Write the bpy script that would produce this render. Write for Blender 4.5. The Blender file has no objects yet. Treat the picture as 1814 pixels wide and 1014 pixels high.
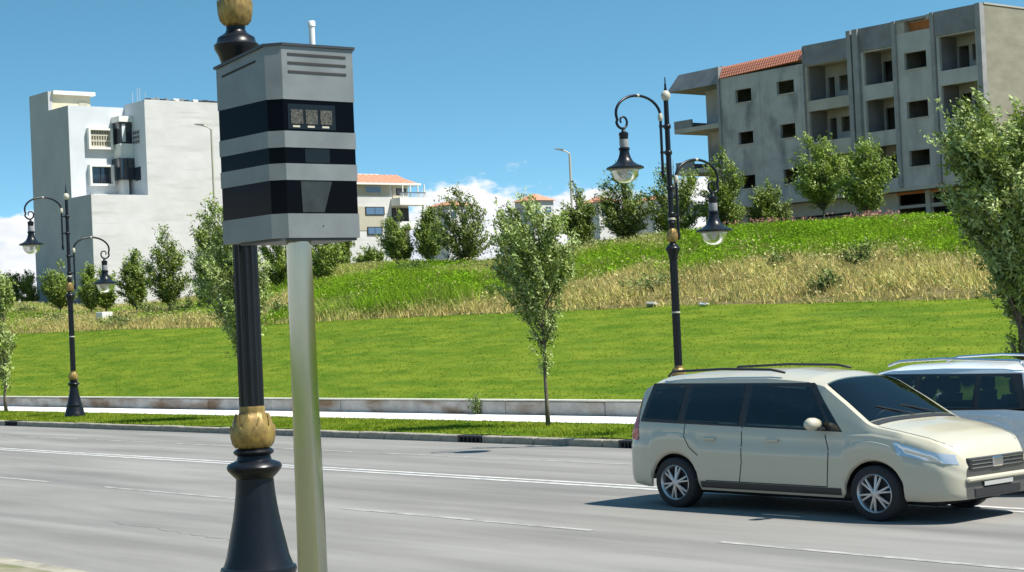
import bpy, math, random
import numpy as np
from mathutils import Vector

# ------------------------------------------------------------------ camera, sky, sun, exposure
SC = bpy.context.scene
COL = SC.collection
F, PW, PH = 3200.0, 1814, 1014
YAW, PIT, ROL = math.radians(50.5), math.atan(65 / 3200.0), math.radians(2.6)
EYE = np.array([0.0, 0.0, 2.39])
fwd = np.array([-math.sin(YAW) * math.cos(PIT), math.cos(YAW) * math.cos(PIT), math.sin(PIT)])
rgt = np.array([math.cos(YAW), math.sin(YAW), 0.0])
upv = np.cross(rgt, fwd)
rgt, upv = rgt * math.cos(ROL) - upv * math.sin(ROL), upv * math.cos(ROL) + rgt * math.sin(ROL)
cam_data = bpy.data.cameras.new('camera')
cam = bpy.data.objects.new('camera', cam_data)
COL.objects.link(cam)
from mathutils import Matrix
m4 = Matrix(((rgt[0], upv[0], -fwd[0], EYE[0]), (rgt[1], upv[1], -fwd[1], EYE[1]), (rgt[2], upv[2], -fwd[2], EYE[2]), (0, 0, 0, 1)))
cam.matrix_world = m4
cam_data.sensor_width = 36
cam_data.lens = 36 * F / PW
cam_data.clip_start = 0.1
cam_data.clip_end = 6000
SC.camera = cam

SUN = Vector((0.46, 0.27, 0.84)).normalized()
SUN_EL = math.asin(SUN.z)
SUN_AZ = math.atan2(SUN.x, SUN.y)
world = bpy.data.worlds.new('World')
SC.world = world
world.use_nodes = True
nt = world.node_tree
nt.nodes.clear()
N, L = nt.nodes.new, nt.links.new
out = N('ShaderNodeOutputWorld')
bg = N('ShaderNodeBackground')
bg.inputs[1].default_value = 0.118
tc = N('ShaderNodeTexCoord')
mp = N('ShaderNodeMapping')
mp.vector_type = 'POINT'
mp.inputs['Scale'].default_value = (1, 1, 2.4)
mp.inputs['Location'].default_value = (0, 0, 0.05)
L(tc.outputs['Generated'], mp.inputs['Vector'])
sky = N('ShaderNodeTexSky')
sky.sky_type = 'NISHITA'
sky.sun_disc = False
sky.sun_elevation = SUN_EL
sky.sun_rotation = SUN_AZ
sky.altitude = 600
sky.dust_density = 0.3
sky.ozone_density = 2.0
L(mp.outputs[0], sky.inputs['Vector'])
hs = N('ShaderNodeHueSaturation')
hs.inputs['Hue'].default_value = 0.472
hs.inputs['Saturation'].default_value = 1.16
hs.inputs['Value'].default_value = 0.97
L(sky.outputs[0], hs.inputs['Color'])
# clouds: a low bank of cumulus all round the horizon
sep = N('ShaderNodeSeparateXYZ')
L(tc.outputs['Generated'], sep.inputs[0])
mpc = N('ShaderNodeMapping')
mpc.inputs['Scale'].default_value = (1, 1, 2.2)
mpc.inputs['Location'].default_value = (5.2, 1.1, 0.0)
L(tc.outputs['Generated'], mpc.inputs['Vector'])
n1 = N('ShaderNodeTexNoise')
n1.inputs['Scale'].default_value = 20
n1.inputs['Detail'].default_value = 8
n1.inputs['Roughness'].default_value = 0.55
L(mpc.outputs[0], n1.inputs['Vector'])
mm = N('ShaderNodeMath'); mm.operation = 'MULTIPLY_ADD'
mm.inputs[1].default_value = 0.09
mm.inputs[2].default_value = 0.030
L(n1.outputs['Fac'], mm.inputs[0])
ms = N('ShaderNodeMath'); ms.operation = 'SUBTRACT'
L(mm.outputs[0], ms.inputs[0]); L(sep.outputs['Z'], ms.inputs[1])
mr = N('ShaderNodeMapRange'); mr.interpolation_type = 'SMOOTHSTEP'
mr.inputs['From Min'].default_value = -0.004
mr.inputs['From Max'].default_value = 0.006
L(ms.outputs[0], mr.inputs['Value'])
n2 = N('ShaderNodeTexNoise')
n2.inputs['Scale'].default_value = 26
n2.inputs['Detail'].default_value = 5
L(mpc.outputs[0], n2.inputs['Vector'])
cr = N('ShaderNodeValToRGB')
cr.color_ramp.elements[0].position = 0.33
cr.color_ramp.elements[0].color = (3.7, 4.05, 4.6, 1)
cr.color_ramp.elements[1].position = 0.56
cr.color_ramp.elements[1].color = (5.6, 5.6, 5.6, 1)
L(n2.outputs['Fac'], cr.inputs[0])
mx = N('ShaderNodeMix'); mx.data_type = 'RGBA'
L(mr.outputs[0], mx.inputs['Factor'])
L(hs.outputs[0], mx.inputs['A']); L(cr.outputs[0], mx.inputs['B'])
L(mx.outputs['Result'], bg.inputs[0])
L(bg.outputs[0], out.inputs[0])

sd = bpy.data.lights.new('sun', 'SUN')
sd.energy = 5.0
sd.angle = math.radians(0.55)
sd.color = (1.0, 0.95, 0.86)
sun = bpy.data.objects.new('sun', sd)
COL.objects.link(sun)
sun.rotation_euler = SUN.to_track_quat('Z', 'Y').to_euler()
sun.location = (0, 0, 60)
SC.view_settings.view_transform = 'Standard'
SC.view_settings.look = 'None'
SC.view_settings.exposure = 0.75
SC.view_settings.gamma = 1
SC.view_settings.use_curve_mapping = False
SC.render.engine = 'CYCLES'
SC.cycles.max_bounces = 7
SC.cycles.transparent_max_bounces = 12
SC.cycles.sample_clamp_indirect = 6
try:
    SC.cycles.use_denoising = True
    SC.cycles.denoiser = 'OPENIMAGEDENOISE'
except Exception:
    pass

rng = np.random.default_rng(7)
random.seed(7)

# ------------------------------------------------------------------ helpers
def pix(px, py):
    return fwd + rgt * (px - 907) / F - upv * (py - 507) / F
def slope_a(px, py=500):
    d = pix(px, py)
    return d[0] / d[1]

class MB:
    def __init__(s):
        s.v, s.f = [], []
    def add(s, vs, fs):
        o = len(s.v)
        s.v += [tuple(map(float, v)) for v in vs]
        s.f += [tuple(i + o for i in f) for f in fs]
        return s
    def box(s, x0, x1, y0, y1, z0, z1):
        vs = [(x, y, z) for z in (z0, z1) for y in (y0, y1) for x in (x0, x1)]
        return s.add(vs, [(0, 2, 3, 1), (4, 5, 7, 6), (0, 1, 5, 4), (2, 6, 7, 3), (0, 4, 6, 2), (1, 3, 7, 5)])
    def cbox(s, x0, x1, y0, y1, z0, z1, c):
        """box with chamfered edges"""
        P = []
        for sx in (0, 1):
            for sy in (0, 1):
                for sz in (0, 1):
                    X = (x0, x1)[sx]; Y = (y0, y1)[sy]; Z = (z0, z1)[sz]
                    dx = c if sx == 0 else -c; dy = c if sy == 0 else -c; dz = c if sz == 0 else -c
                    P += [(X, Y + dy, Z + dz), (X + dx, Y, Z + dz), (X + dx, Y + dy, Z)]
        import bmesh
        bm = bmesh.new()
        for p in P: bm.verts.new(p)
        bmesh.ops.convex_hull(bm, input=bm.verts)
        bm.verts.index_update()
        vs = [v.co[:] for v in bm.verts]
        fs = [[v.index for v in f.verts] for f in bm.faces]
        bm.free()
        return s.add(vs, fs)
    def prism(s, poly, z0, z1, ztop=None):
        n = len(poly)
        vs = [(x, y, z0) for x, y in poly] + [(x, y, (ztop[i] if ztop else z1)) for i, (x, y) in enumerate(poly)]
        fs = [tuple(range(n))[::-1], tuple(range(n, 2 * n))] + [(i, (i + 1) % n, n + (i + 1) % n, n + i) for i in range(n)]
        return s.add(vs, fs)
    def lathe(s, prof, n=24, c=(0, 0, 0), flute=0.0, nf=12):
        cx, cy, cz = c
        vs, fs = [], []
        for (r, z) in prof:
            for k in range(n):
                a = 2 * math.pi * k / n
                rr = r * (1 - flute * (0.5 - 0.5 * math.cos(a * nf))) if flute else r
                vs.append((cx + rr * math.cos(a), cy + rr * math.sin(a), cz + z))
        m = len(prof)
        for i in range(m - 1):
            for k in range(n):
                k2 = (k + 1) % n
                fs.append((i * n + k, i * n + k2, (i + 1) * n + k2, (i + 1) * n + k))
        fs.append(tuple(range(n))[::-1]); fs.append(tuple((m - 1) * n + k for k in range(n)))
        return s.add(vs, fs)
    def tube(s, pts, r, n=8):
        pts = [Vector(p) for p in pts]
        rs = r if isinstance(r, (list, tuple)) else [r] * len(pts)
        t0 = (pts[1] - pts[0]).normalized()
        ref = Vector((0, 0, 1)) if abs(t0.z) < 0.9 else Vector((1, 0, 0))
        u = t0.cross(ref).normalized()
        vs, fs = [], []
        for i, p in enumerate(pts):
            a = pts[max(0, i - 1)]; b = pts[min(len(pts) - 1, i + 1)]
            t = (b - a).normalized()
            u = (u - t * u.dot(t)).normalized()
            w = t.cross(u)
            for k in range(n):
                an = 2 * math.pi * k / n
                vs.append(p + (u * math.cos(an) + w * math.sin(an)) * rs[i])
        m = len(pts)
        for i in range(m - 1):
            for k in range(n):
                k2 = (k + 1) % n
                fs.append((i * n + k, i * n + k2, (i + 1) * n + k2, (i + 1) * n + k))
        fs.append(tuple(range(n))[::-1]); fs.append(tuple((m - 1) * n + k for k in range(n)))
        return s.add(vs, fs)
    def build(s, name, mat, parent=None, smooth=False, angle=None):
        me = bpy.data.meshes.new(name)
        me.from_pydata(s.v, [], s.f)
        me.validate()
        if smooth:
            me.polygons.foreach_set('use_smooth', [True] * len(me.polygons))
            if angle:
                try: me.set_sharp_from_angle(angle=math.radians(angle))
                except Exception: pass
        o = bpy.data.objects.new(name, me)
        COL.objects.link(o)
        if mat: me.materials.append(mat)
        if parent: o.parent = parent
        return o

def tag(o, label=None, cat=None, group=None, kind=None):
    if label: o['label'] = label
    if cat: o['category'] = cat
    if group: o['group'] = group
    if kind: o['kind'] = kind
    return o
def empty(name, loc, rz=0.0, sc=1.0):
    o = bpy.data.objects.new(name, None)
    COL.objects.link(o)
    o.location = loc; o.rotation_euler = (0, 0, rz); o.scale = (sc, sc, sc)
    o.empty_display_size = 0.2
    return o
def copy_tree(o, parent=None):
    c = o.copy(); COL.objects.link(c); c.parent = parent
    for ch in list(o.children): copy_tree(ch, c)
    return c

def srgb(r, g, b):
    f = lambda c: (c / 255 / 12.92) if c / 255 <= 0.04045 else ((c / 255 + 0.055) / 1.055) ** 2.4
    return (f(r), f(g), f(b))

def mat(name, col, rough=0.7, metal=0.0, inside=None, var=0.0, scale=3.0, bump=0.0, bscale=40.0, col2=None, lo=0.35, hi=0.65, stretch=(1, 1, 1), spec=0.5, coat=0.0, stains=None, coord='Object', bdist=0.02):
    m = bpy.data.materials.new(name)
    m.use_nodes = True
    t = m.node_tree; n = t.nodes.new; l = t.links.new
    b = t.nodes['Principled BSDF']
    b.inputs['Base Color'].default_value = (*col, 1)
    b.inputs['Roughness'].default_value = rough
    b.inputs['Metallic'].default_value = metal
    b.inputs['Specular IOR Level'].default_value = spec
    if coat:
        b.inputs['Coat Weight'].default_value = coat
        b.inputs['Coat Roughness'].default_value = 0.05
    tc = n('ShaderNodeTexCoord'); mp = n('ShaderNodeMapping')
    mp.inputs['Scale'].default_value = stretch
    l(tc.outputs[coord], mp.inputs['Vector'])
    cur = None
    if name == 'asphalt': pass
    if var or col2:
        c2 = col2 or tuple(c * (1 - var) for c in col)
        ns = n('ShaderNodeTexNoise'); ns.inputs['Scale'].default_value = scale; ns.inputs['Detail'].default_value = 7; ns.inputs['Roughness'].default_value = 0.6
        l(mp.outputs[0], ns.inputs['Vector'])
        mr = n('ShaderNodeMapRange'); mr.inputs['From Min'].default_value = lo; mr.inputs['From Max'].default_value = hi
        l(ns.outputs['Fac'], mr.inputs['Value'])
        mx = n('ShaderNodeMix'); mx.data_type = 'RGBA'
        mx.inputs['A'].default_value = (*col, 1); mx.inputs['B'].default_value = (*c2, 1)
        l(mr.outputs[0], mx.inputs['Factor'])
        cur = mx.outputs['Result']
    if stains:   # (colour, scale, stretch, lo, hi)
        scol, ss, sst, slo, shi = stains
        mp2 = n('ShaderNodeMapping'); mp2.inputs['Scale'].default_value = sst; mp2.inputs['Location'].default_value = (5.3, 1.7, 9.1)
        l(tc.outputs[coord], mp2.inputs['Vector'])
        ns = n('ShaderNodeTexNoise'); ns.inputs['Scale'].default_value = ss; ns.inputs['Detail'].default_value = 6
        l(mp2.outputs[0], ns.inputs['Vector'])
        mr = n('ShaderNodeMapRange'); mr.inputs['From Min'].default_value = slo; mr.inputs['From Max'].default_value = shi
        l(ns.outputs['Fac'], mr.inputs['Value'])
        mx = n('ShaderNodeMix'); mx.data_type = 'RGBA'
        if cur: l(cur, mx.inputs['A'])
        else: mx.inputs['A'].default_value = (*col, 1)
        mx.inputs['B'].default_value = (*scol, 1)
        l(mr.outputs[0], mx.inputs['Factor'])
        cur = mx.outputs['Result']
    if inside:
        g = n('ShaderNodeNewGeometry'); mx = n('ShaderNodeMix'); mx.data_type = 'RGBA'
        if cur: l(cur, mx.inputs['A'])
        else: mx.inputs['A'].default_value = (*col, 1)
        mx.inputs['B'].default_value = (*inside, 1)
        l(g.outputs['Backfacing'], mx.inputs['Factor']); cur = mx.outputs['Result']
    if cur: l(cur, b.inputs['Base Color'])
    if bump:
        nb = n('ShaderNodeTexNoise'); nb.inputs['Scale'].default_value = bscale; nb.inputs['Detail'].default_value = 4
        l(mp.outputs[0], nb.inputs['Vector'])
        bp = n('ShaderNodeBump'); bp.inputs['Strength'].default_value = bump; bp.inputs['Distance'].default_value = bdist
        l(nb.outputs['Fac'], bp.inputs['Height']); l(bp.outputs[0], b.inputs['Normal'])
    return m

def leaf_mat(name, back=1.0, trans=0.25, rough=0.45, backcol=(0.25, 0.3, 0.16), spec=0.22):
    """colour from the face attribute 'tint'; pale underside"""
    m = bpy.data.materials.new(name)
    m.use_nodes = True
    t = m.node_tree; n = t.nodes.new; l = t.links.new
    b = t.nodes['Principled BSDF']; b.inputs['Roughness'].default_value = rough
    b.inputs['Specular IOR Level'].default_value = spec
    at = n('ShaderNodeAttribute'); at.attribute_name = 'tint'
    g = n('ShaderNodeNewGeometry')
    mu = n('ShaderNodeMath'); mu.operation = 'MULTIPLY'; mu.inputs[1].default_value = back
    l(g.outputs['Backfacing'], mu.inputs[0])
    mx = n('ShaderNodeMix'); mx.data_type = 'RGBA'
    l(mu.outputs[0], mx.inputs['Factor']); l(at.outputs['Color'], mx.inputs['A']); mx.inputs['B'].default_value = (*backcol, 1)
    l(mx.outputs['Result'], b.inputs['Base Color'])
    tr = n('ShaderNodeBsdfTranslucent'); l(mx.outputs['Result'], tr.inputs['Color'])
    ms = n('ShaderNodeMixShader'); ms.inputs[0].default_value = trans
    l(b.outputs[0], ms.inputs[1]); l(tr.outputs[0], ms.inputs[2])
    l(ms.outputs[0], t.nodes['Material Output'].inputs[0])
    return m

def glass_mat(name, col, alpha, rough=0.03):
    m = bpy.data.materials.new(name)
    m.use_nodes = True
    t = m.node_tree; n = t.nodes.new; l = t.links.new
    tr = n('ShaderNodeBsdfTransparent'); tr.inputs[0].default_value = (*col, 1)
    gl = n('ShaderNodeBsdfGlossy'); gl.inputs['Roughness'].default_value = rough
    fr = n('ShaderNodeFresnel'); fr.inputs[0].default_value = 1.5
    ad = n('ShaderNodeMath'); ad.operation = 'ADD'; ad.use_clamp = True; ad.inputs[1].default_value = alpha
    l(fr.outputs[0], ad.inputs[0])
    ms = n('ShaderNodeMixShader'); l(ad.outputs[0], ms.inputs[0]); l(tr.outputs[0], ms.inputs[1]); l(gl.outputs[0], ms.inputs[2])
    l(ms.outputs[0], t.nodes['Material Output'].inputs[0])
    return m

def quads_obj(name, V, tint, material, parent=None, nv=4, smooth=False):
    """V: (n, nv, 3) array of polygons, tint: (n, 3)"""
    n = len(V)
    me = bpy.data.meshes.new(name)
    me.vertices.add(n * nv)
    me.vertices.foreach_set('co', np.ascontiguousarray(V, dtype=np.float32).ravel())
    me.loops.add(n * nv)
    me.loops.foreach_set('vertex_index', np.arange(n * nv, dtype=np.int32))
    me.polygons.add(n)
    me.polygons.foreach_set('loop_start', np.arange(0, n * nv, nv, dtype=np.int32))
    me.polygons.foreach_set('loop_total', np.full(n, nv, dtype=np.int32))
    me.update()
    a = me.attributes.new('tint', 'FLOAT_COLOR', 'FACE')
    c = np.ones((n, 4), dtype=np.float32); c[:, :3] = tint
    a.data.foreach_set('color', c.ravel())
    me.materials.append(material)
    o = bpy.data.objects.new(name, me)
    COL.objects.link(o)
    if parent: o.parent = parent
    return o

# ------------------------------------------------------------------ materials
M = {}
M['asphalt'] = mat('asphalt', (0.155, 0.148, 0.136), 0.88, col2=(0.235, 0.226, 0.21), scale=0.55, stretch=(0.22, 1.5, 1), bump=0.5, bscale=55, bdist=0.01,
                   stains=((0.118, 0.115, 0.112), 1.0, (0.10, 1.2, 1), 0.5, 0.78))
M['paint'] = mat('road_paint', (0.55, 0.55, 0.53), 0.7, col2=(0.32, 0.32, 0.31), scale=6, bump=0.3)
M['faded'] = mat('faded_road_paint', (0.36, 0.355, 0.34), 0.8, col2=(0.20, 0.195, 0.18), scale=5, stretch=(0.6, 2, 1), lo=0.38, hi=0.6)
M['kerb'] = mat('kerb_concrete', (0.36, 0.33, 0.26), 0.9, var=0.4, scale=3, bump=0.6, bscale=30, stains=((0.12, 0.11, 0.08), 2.5, (0.6, 1, 1), 0.55, 0.75))
M['sidewalk'] = mat('sidewalk_concrete', (0.88, 0.83, 0.80), 0.85, var=0.15, scale=2, bump=0.3)
M['wall'] = mat('wall_concrete', (0.42, 0.41, 0.38), 0.9, var=0.3, scale=1.6, bump=0.6, bscale=20, stains=((0.17, 0.11, 0.065), 1.2, (0.5, 1, 1.6), 0.44, 0.64))
M['cap'] = mat('coping', (0.55, 0.54, 0.46), 0.9, var=0.2, scale=4)
M['soil'] = mat('meadow_soil', spec=0.05, rough=0.95, col=(0.13, 0.13, 0.045), col2=(0.2, 0.16, 0.08), scale=0.4, bump=0.8, bscale=6, bdist=0.1)
M['lawn'] = mat('lawn_ground', spec=0.05, rough=0.95, col=(0.065, 0.125, 0.009), col2=(0.145, 0.19, 0.018), lo=.35, hi=.65, scale=1.1, stretch=(0.5, 1.5, 1), bump=0.2, bscale=7, bdist=0.02,
                stains=((0.07, 0.13, 0.015), 0.35, (0.5, 1.5, 1), 0.56, 0.75))
M['dirt'] = mat('near_verge', (0.25, 0.22, 0.16), 0.95, col2=(0.12, 0.13, 0.05), scale=2, bump=0.8)
M['conc'] = mat('raw_concrete', (0.42, 0.42, 0.40), 0.92, col2=(0.31, 0.31, 0.30), scale=0.7, bump=0.5, bscale=8,
                stains=((0.17, 0.175, 0.185), 0.8, (1, 1, 0.55), 0.5, 0.7))
M['conc2'] = mat('smooth_render', (0.44, 0.44, 0.42), 0.92, var=0.22, scale=0.6, bump=0.3, bscale=8, stains=((0.26, 0.265, 0.27), 0.8, (1, 1, 0.3), 0.5, 0.7))
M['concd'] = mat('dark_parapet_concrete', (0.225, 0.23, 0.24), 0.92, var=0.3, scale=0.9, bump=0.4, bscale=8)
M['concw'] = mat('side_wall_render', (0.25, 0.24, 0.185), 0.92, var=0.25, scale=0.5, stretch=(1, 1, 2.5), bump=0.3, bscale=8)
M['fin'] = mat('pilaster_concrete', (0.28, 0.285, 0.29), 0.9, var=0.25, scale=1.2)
M['sill'] = mat('soffit_concrete', (0.40, 0.38, 0.33), 0.9, var=0.2, scale=1)
M['brickred'] = mat('hollow_brick', (0.34, 0.13, 0.075), 0.9, var=0.3, scale=6, bump=0.4)
M['brickor'] = mat('orange_brick', (0.50, 0.19, 0.06), 0.9, var=0.25, scale=3)
M['tile'] = mat('roof_tile', (0.62, 0.23, 0.14), 0.75, var=0.25, scale=7)
M['tilef'] = mat('far_roof_tile', (0.55, 0.24, 0.15), 0.8, var=0.25, scale=1.5)
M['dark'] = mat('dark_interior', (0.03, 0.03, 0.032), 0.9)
M['white'] = mat('white_render', (0.55, 0.55, 0.545), 0.9, col2=(0.48, 0.48, 0.47), scale=0.45, stretch=(1, 1, 2), bump=0.15, bscale=8,
                 stains=((0.42, 0.415, 0.405), 0.9, (1, 0.25, 2.4), 0.54, 0.74))
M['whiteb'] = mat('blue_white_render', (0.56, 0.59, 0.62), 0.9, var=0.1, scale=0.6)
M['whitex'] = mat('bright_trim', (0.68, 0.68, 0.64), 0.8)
M['greyw'] = mat('shaded_side_render', (0.42, 0.425, 0.43), 0.92, var=0.12, scale=0.5)  # white render made greyer, the shade of road-facing walls in its colour
M['cream'] = mat('cream_render', (0.60, 0.54, 0.38), 0.9, var=0.15, scale=0.8)
M['beige'] = mat('beige_render', (0.42, 0.39, 0.31), 0.9, var=0.1)
M['wglass'] = mat('window_glass', (0.02, 0.025, 0.035), 0.06, spec=0.9)
M['bglass'] = mat('blue_window_glass', (0.07, 0.14, 0.24), 0.15, spec=0.8)
M['black'] = mat('black_lamp_paint', (0.007, 0.009, 0.014), 0.34, var=0.3, scale=8, bump=0.06, bscale=60, spec=0.3, bdist=0.004)
M['gold'] = mat('gold_paint', (0.36, 0.25, 0.075), 0.42, metal=0.35, col2=(0.17, 0.11, 0.035), scale=14, bump=0.25, bscale=30, bdist=0.005)
M['ring'] = mat('pale_ring_paint', (0.45, 0.42, 0.34), 0.5)
M['lglass'] = glass_mat('lantern_glass', (0.8, 0.82, 0.82), 0.22, 0.3)
M['silver'] = mat('silver_paint', (0.21, 0.228, 0.232), 0.42, metal=0.3, var=0.22, scale=4, bump=0.05, bscale=120, bdist=0.002)
M['bandblk'] = mat('black_band_glass', (0.002, 0.0025, 0.004), 0.12, spec=0.06)
M['bandwin'] = mat('camera_window_glass', (0.008, 0.010, 0.012), 0.1, spec=0.25)
M['bandwin2'] = mat('lens_window_glass', (0.030, 0.036, 0.036), 0.12, spec=0.35, var=.4, scale=8)
M['flash'] = mat('flash_lens', (0.11, 0.105, 0.085), 0.4, var=0.92, scale=75)
M['lid'] = mat('dark_lid', (0.03, 0.033, 0.04), 0.4, spec=0.6)
M['galv'] = mat('galvanised_steel', (0.40, 0.43, 0.35), 0.13, metal=1.0, col2=(0.33, 0.36, 0.31), scale=5, stretch=(1, 1, 0.25), bump=0.03, bscale=60, bdist=0.002)
M['plate'] = mat('plate', (0.38, 0.38, 0.37), 0.5)
M['whitep'] = mat('white_plastic', (0.7, 0.7, 0.7), 0.4)
M['rodm'] = mat('rebar', (0.45, 0.5, 0.55), 0.6)
M['grate'] = mat('cast_iron', (0.025, 0.025, 0.027), 0.6)
M['bark'] = mat('bark', (0.085, 0.065, 0.045), 0.95, col2=(0.16, 0.14, 0.11), scale=14, stretch=(1, 1, 0.4), bump=0.8, bscale=30)
M['paint1'] = mat('beige_car_paint', (0.475, 0.44, 0.335), 0.38, coat=0.8, metal=0.05, inside=(.05, .05, .048))
M['paint2'] = mat('white_car_paint', (0.66, 0.69, 0.71), 0.3, coat=0.9, inside=(.05, .05, .05))
M['cglass'] = glass_mat('car_glass', (0.42, 0.50, 0.52), 0.03, 0.02)
M['seat'] = mat('seat_fabric', (0.06, 0.06, 0.065), 0.9, var=0.3, scale=20)
M['rubber'] = mat('tyre_rubber', (0.02, 0.02, 0.021), 0.85)
M['alloy'] = mat('alloy', (0.5, 0.5, 0.5), 0.35, metal=0.8)
M['blackp'] = mat('black_trim', (0.02, 0.02, 0.022), 0.5)
M['chrome'] = mat('chrome', (0.7, 0.7, 0.72), 0.12, metal=1.0)
M['hlamp'] = mat('headlamp_glass', (0.55, 0.6, 0.65), 0.08, metal=0.5, spec=1.0)
M['rlamp'] = mat('tail_lamp', (0.35, 0.01, 0.01), 0.15, spec=0.9)
M['leaf'] = leaf_mat('leaf', 0.95, 0.22, backcol=(0.37, 0.45, 0.17))
M['leafh'] = leaf_mat('hill_leaf', 0.6, 0.2, backcol=(0.27, 0.34, 0.10))
M['grass'] = leaf_mat('grass_blades', 0.0, 0.3, 0.8, spec=0.08)
M['flower'] = mat('pink_flower', (0.6, 0.25, 0.2), 0.8)
M['stone'] = mat('pale_stone', (0.5, 0.48, 0.44), 0.9, var=0.3)

# ------------------------------------------------------------------ terrain
PXL = [0, 20, 200, 400, 560, 840, 1040, 1200, 1400, 1700, 1900]
ZL = [3.0, 3.0, 2.95, 2.78, 2.82, 2.78, 2.72, 2.72, 2.6, 2.5, 2.48]
PXC = [-100, 20, 130, 200, 300, 400, 500, 600, 720, 860, 1060, 1300, 1640, 1800, 2000]
ZC = [5.2, 5.05, 4.5, 4.3, 4.3, 4.6, 5.2, 5.5, 5.4, 5.05, 5.5, 5.6, 5.35, 5.0, 4.9]
AL = [slope_a(p) for p in PXL]
AC = [slope_a(p) for p in PXC]
def sm(t): return t * t * (3 - 2 * t)
def terrain(X, Y):
    X = np.asarray(X, float); Y = np.asarray(Y, float)
    a = X / np.maximum(Y, 20.0)
    zl = np.interp(a, AL, ZL); zc = np.interp(a, AC, ZC)
    t = np.clip((Y - 28.25) / 11.75, 0, 1)
    z = 0.40 + (zl - 0.40) * (t ** 0.92)
    t2 = np.clip((Y - 40) / 14.0, 0, 1)
    z = np.where(Y > 40, zl + (zc - zl) * (t2 ** 0.85) , z)
    k = np.clip((Y - 54) / 54.0, 0, 0.8)
    z = np.where(Y > 54, 2.39 + (zc - 2.39) * (1 + 0.9 * k), z)
    z = z + np.where(Y > 41, 0.06 * np.sin(X * 0.7 + Y * 0.5) * np.sin(Y * 1.1 - X * 0.3) * np.clip((Y - 41) / 3, 0, 1), 0)
    near = np.interp(Y, [-30, 5, 7.75, 7.9], [0.7, 0.58, 0.14, -0.05])
    z = np.where(Y < 28.2, -0.06, z)
    z = np.where(Y < 7.95, near, z)
    return z
def grid_obj(name, xs, ys, m, zf, polar=False):
    n, k = len(xs), len(ys)
    V = []
    for y in ys:
        yy = np.full(n, y)
        xx = np.asarray(xs) * y if polar else np.asarray(xs)
        V.append(np.stack([xx, yy, zf(xx, yy)], 1))
    V = np.concatenate(V)
    fs = [(j * n + i, j * n + i + 1, (j + 1) * n + i + 1, (j + 1) * n + i) for j in range(k - 1) for i in range(n - 1)]
    me = bpy.data.meshes.new(name)
    me.from_pydata(V.tolist(), [], fs)
    me.polygons.foreach_set('use_smooth', [True] * len(me.polygons))
    me.materials.append(m)
    o = bpy.data.objects.new(name, me)
    COL.objects.link(o)
    return tag(o, kind='structure')

xs = np.concatenate([np.arange(-2600, -160, 120), np.arange(-160, 20, 1.5), np.arange(20, 1500, 120)])
grid_obj('ground', xs, np.concatenate([[-600, -200, -60, -20, 0, 3, 5, 6.5, 7.75, 7.91, 28.19, 28.24], np.arange(28.5, 39.9, 0.8), [39.9]]), M['lawn'], terrain)
grid_obj('meadow', xs, np.concatenate([[39.9], np.arange(40.3, 60, 0.7), np.arange(60, 120, 5), [150, 200, 300, 500, 900, 2500]]), M['soil'], terrain)
# near ground strip (bare verge on this side of the road)
grid_obj('near_verge', np.arange(-160, 60, 2.0), [-20, 0, 3, 5, 6.5, 7.74], M['dirt'], lambda x, y: terrain(x, y) + 0.01)

road = tag(MB().box(-400, 120, 8.05, 22.6, -0.3, 0.0).build('road', M['asphalt']), kind='structure')
def strip(name, x0, x1, y0, y1, m):
    mb = MB()
    mb.add([(x0, y0, 0.004), (x1, y0, 0.004), (x1, y1, 0.004), (x0, y1, 0.004)], [(0, 1, 2, 3)])
    return mb.build(name, m, road)
strip('centre_line', -400, 120, 17.24, 17.37, M['paint'])
strip('centre_line', -400, 120, 17.50, 17.63, M['paint'])
for k in range(-22, 6):
    x = -16.3 + k * 7.0
    strip('lane_dash', x - 4.0, x + 1.0, 13.57, 13.68, M['faded'])
for k in range(-24, 10):
    x = -21.5 + k * 4.0
    strip('lane_dash', x - 3.1, x, 20.03, 20.13, M['faded'])
# repair seams and cracks in the asphalt
seam = mat('asphalt_seam', (0.155, 0.15, 0.14), 0.9)
for (x0, y0, x1, y1) in [(-22, 11.05, -18.5, 10.8)]:
    n = 26; mb = MB(); vs = []; fs = []
    for i in range(n + 1):
        t = i / n; x = x0 + (x1 - x0) * t; y = y0 + (y1 - y0) * t + random.uniform(-.06, .06); w = random.uniform(.003, .012)
        vs += [(x, y - w, .003), (x, y + w, .003)]
        if i: fs.append((2 * i - 2, 2 * i, 2 * i + 1, 2 * i - 1))
    mb.add(vs, fs).build('asphalt_crack', seam, road)

# far kerb, stone by stone, with drain inlets
kerb = tag(MB().box(-400, 120, 22.80, 22.9, -0.2, 0.125).build('kerb', M['kerb']), kind='structure')
inl = [(-29.4, -28.6), (-24.55, -23.95), (-51.6, -50.7)]
stone = MB().cbox(-0.495, 0.495, 22.602, 22.798, -0.15, 0.14, 0.018)
sme = None
for k in range(92):
    x = -92.5 + k
    cut_ = any(a - 0.5 < x < b + 0.5 for a, b in inl)
    if cut_: continue
    if sme is None:
        o = stone.build('kerb_stone', M['kerb'], kerb); sme = o.data
    else:
        o = bpy.data.objects.new('kerb_stone', sme); COL.objects.link(o); o.parent = kerb
    o.location = (x, random.uniform(-.008, .008), random.uniform(-.006, .008))
tag(MB().box(-400, -93, 22.6, 22.8, -.15, .14).box(-1, 120, 22.6, 22.8, -.15, .14).build('kerb_run', M['kerb'], kerb), kind='stuff')
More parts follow.
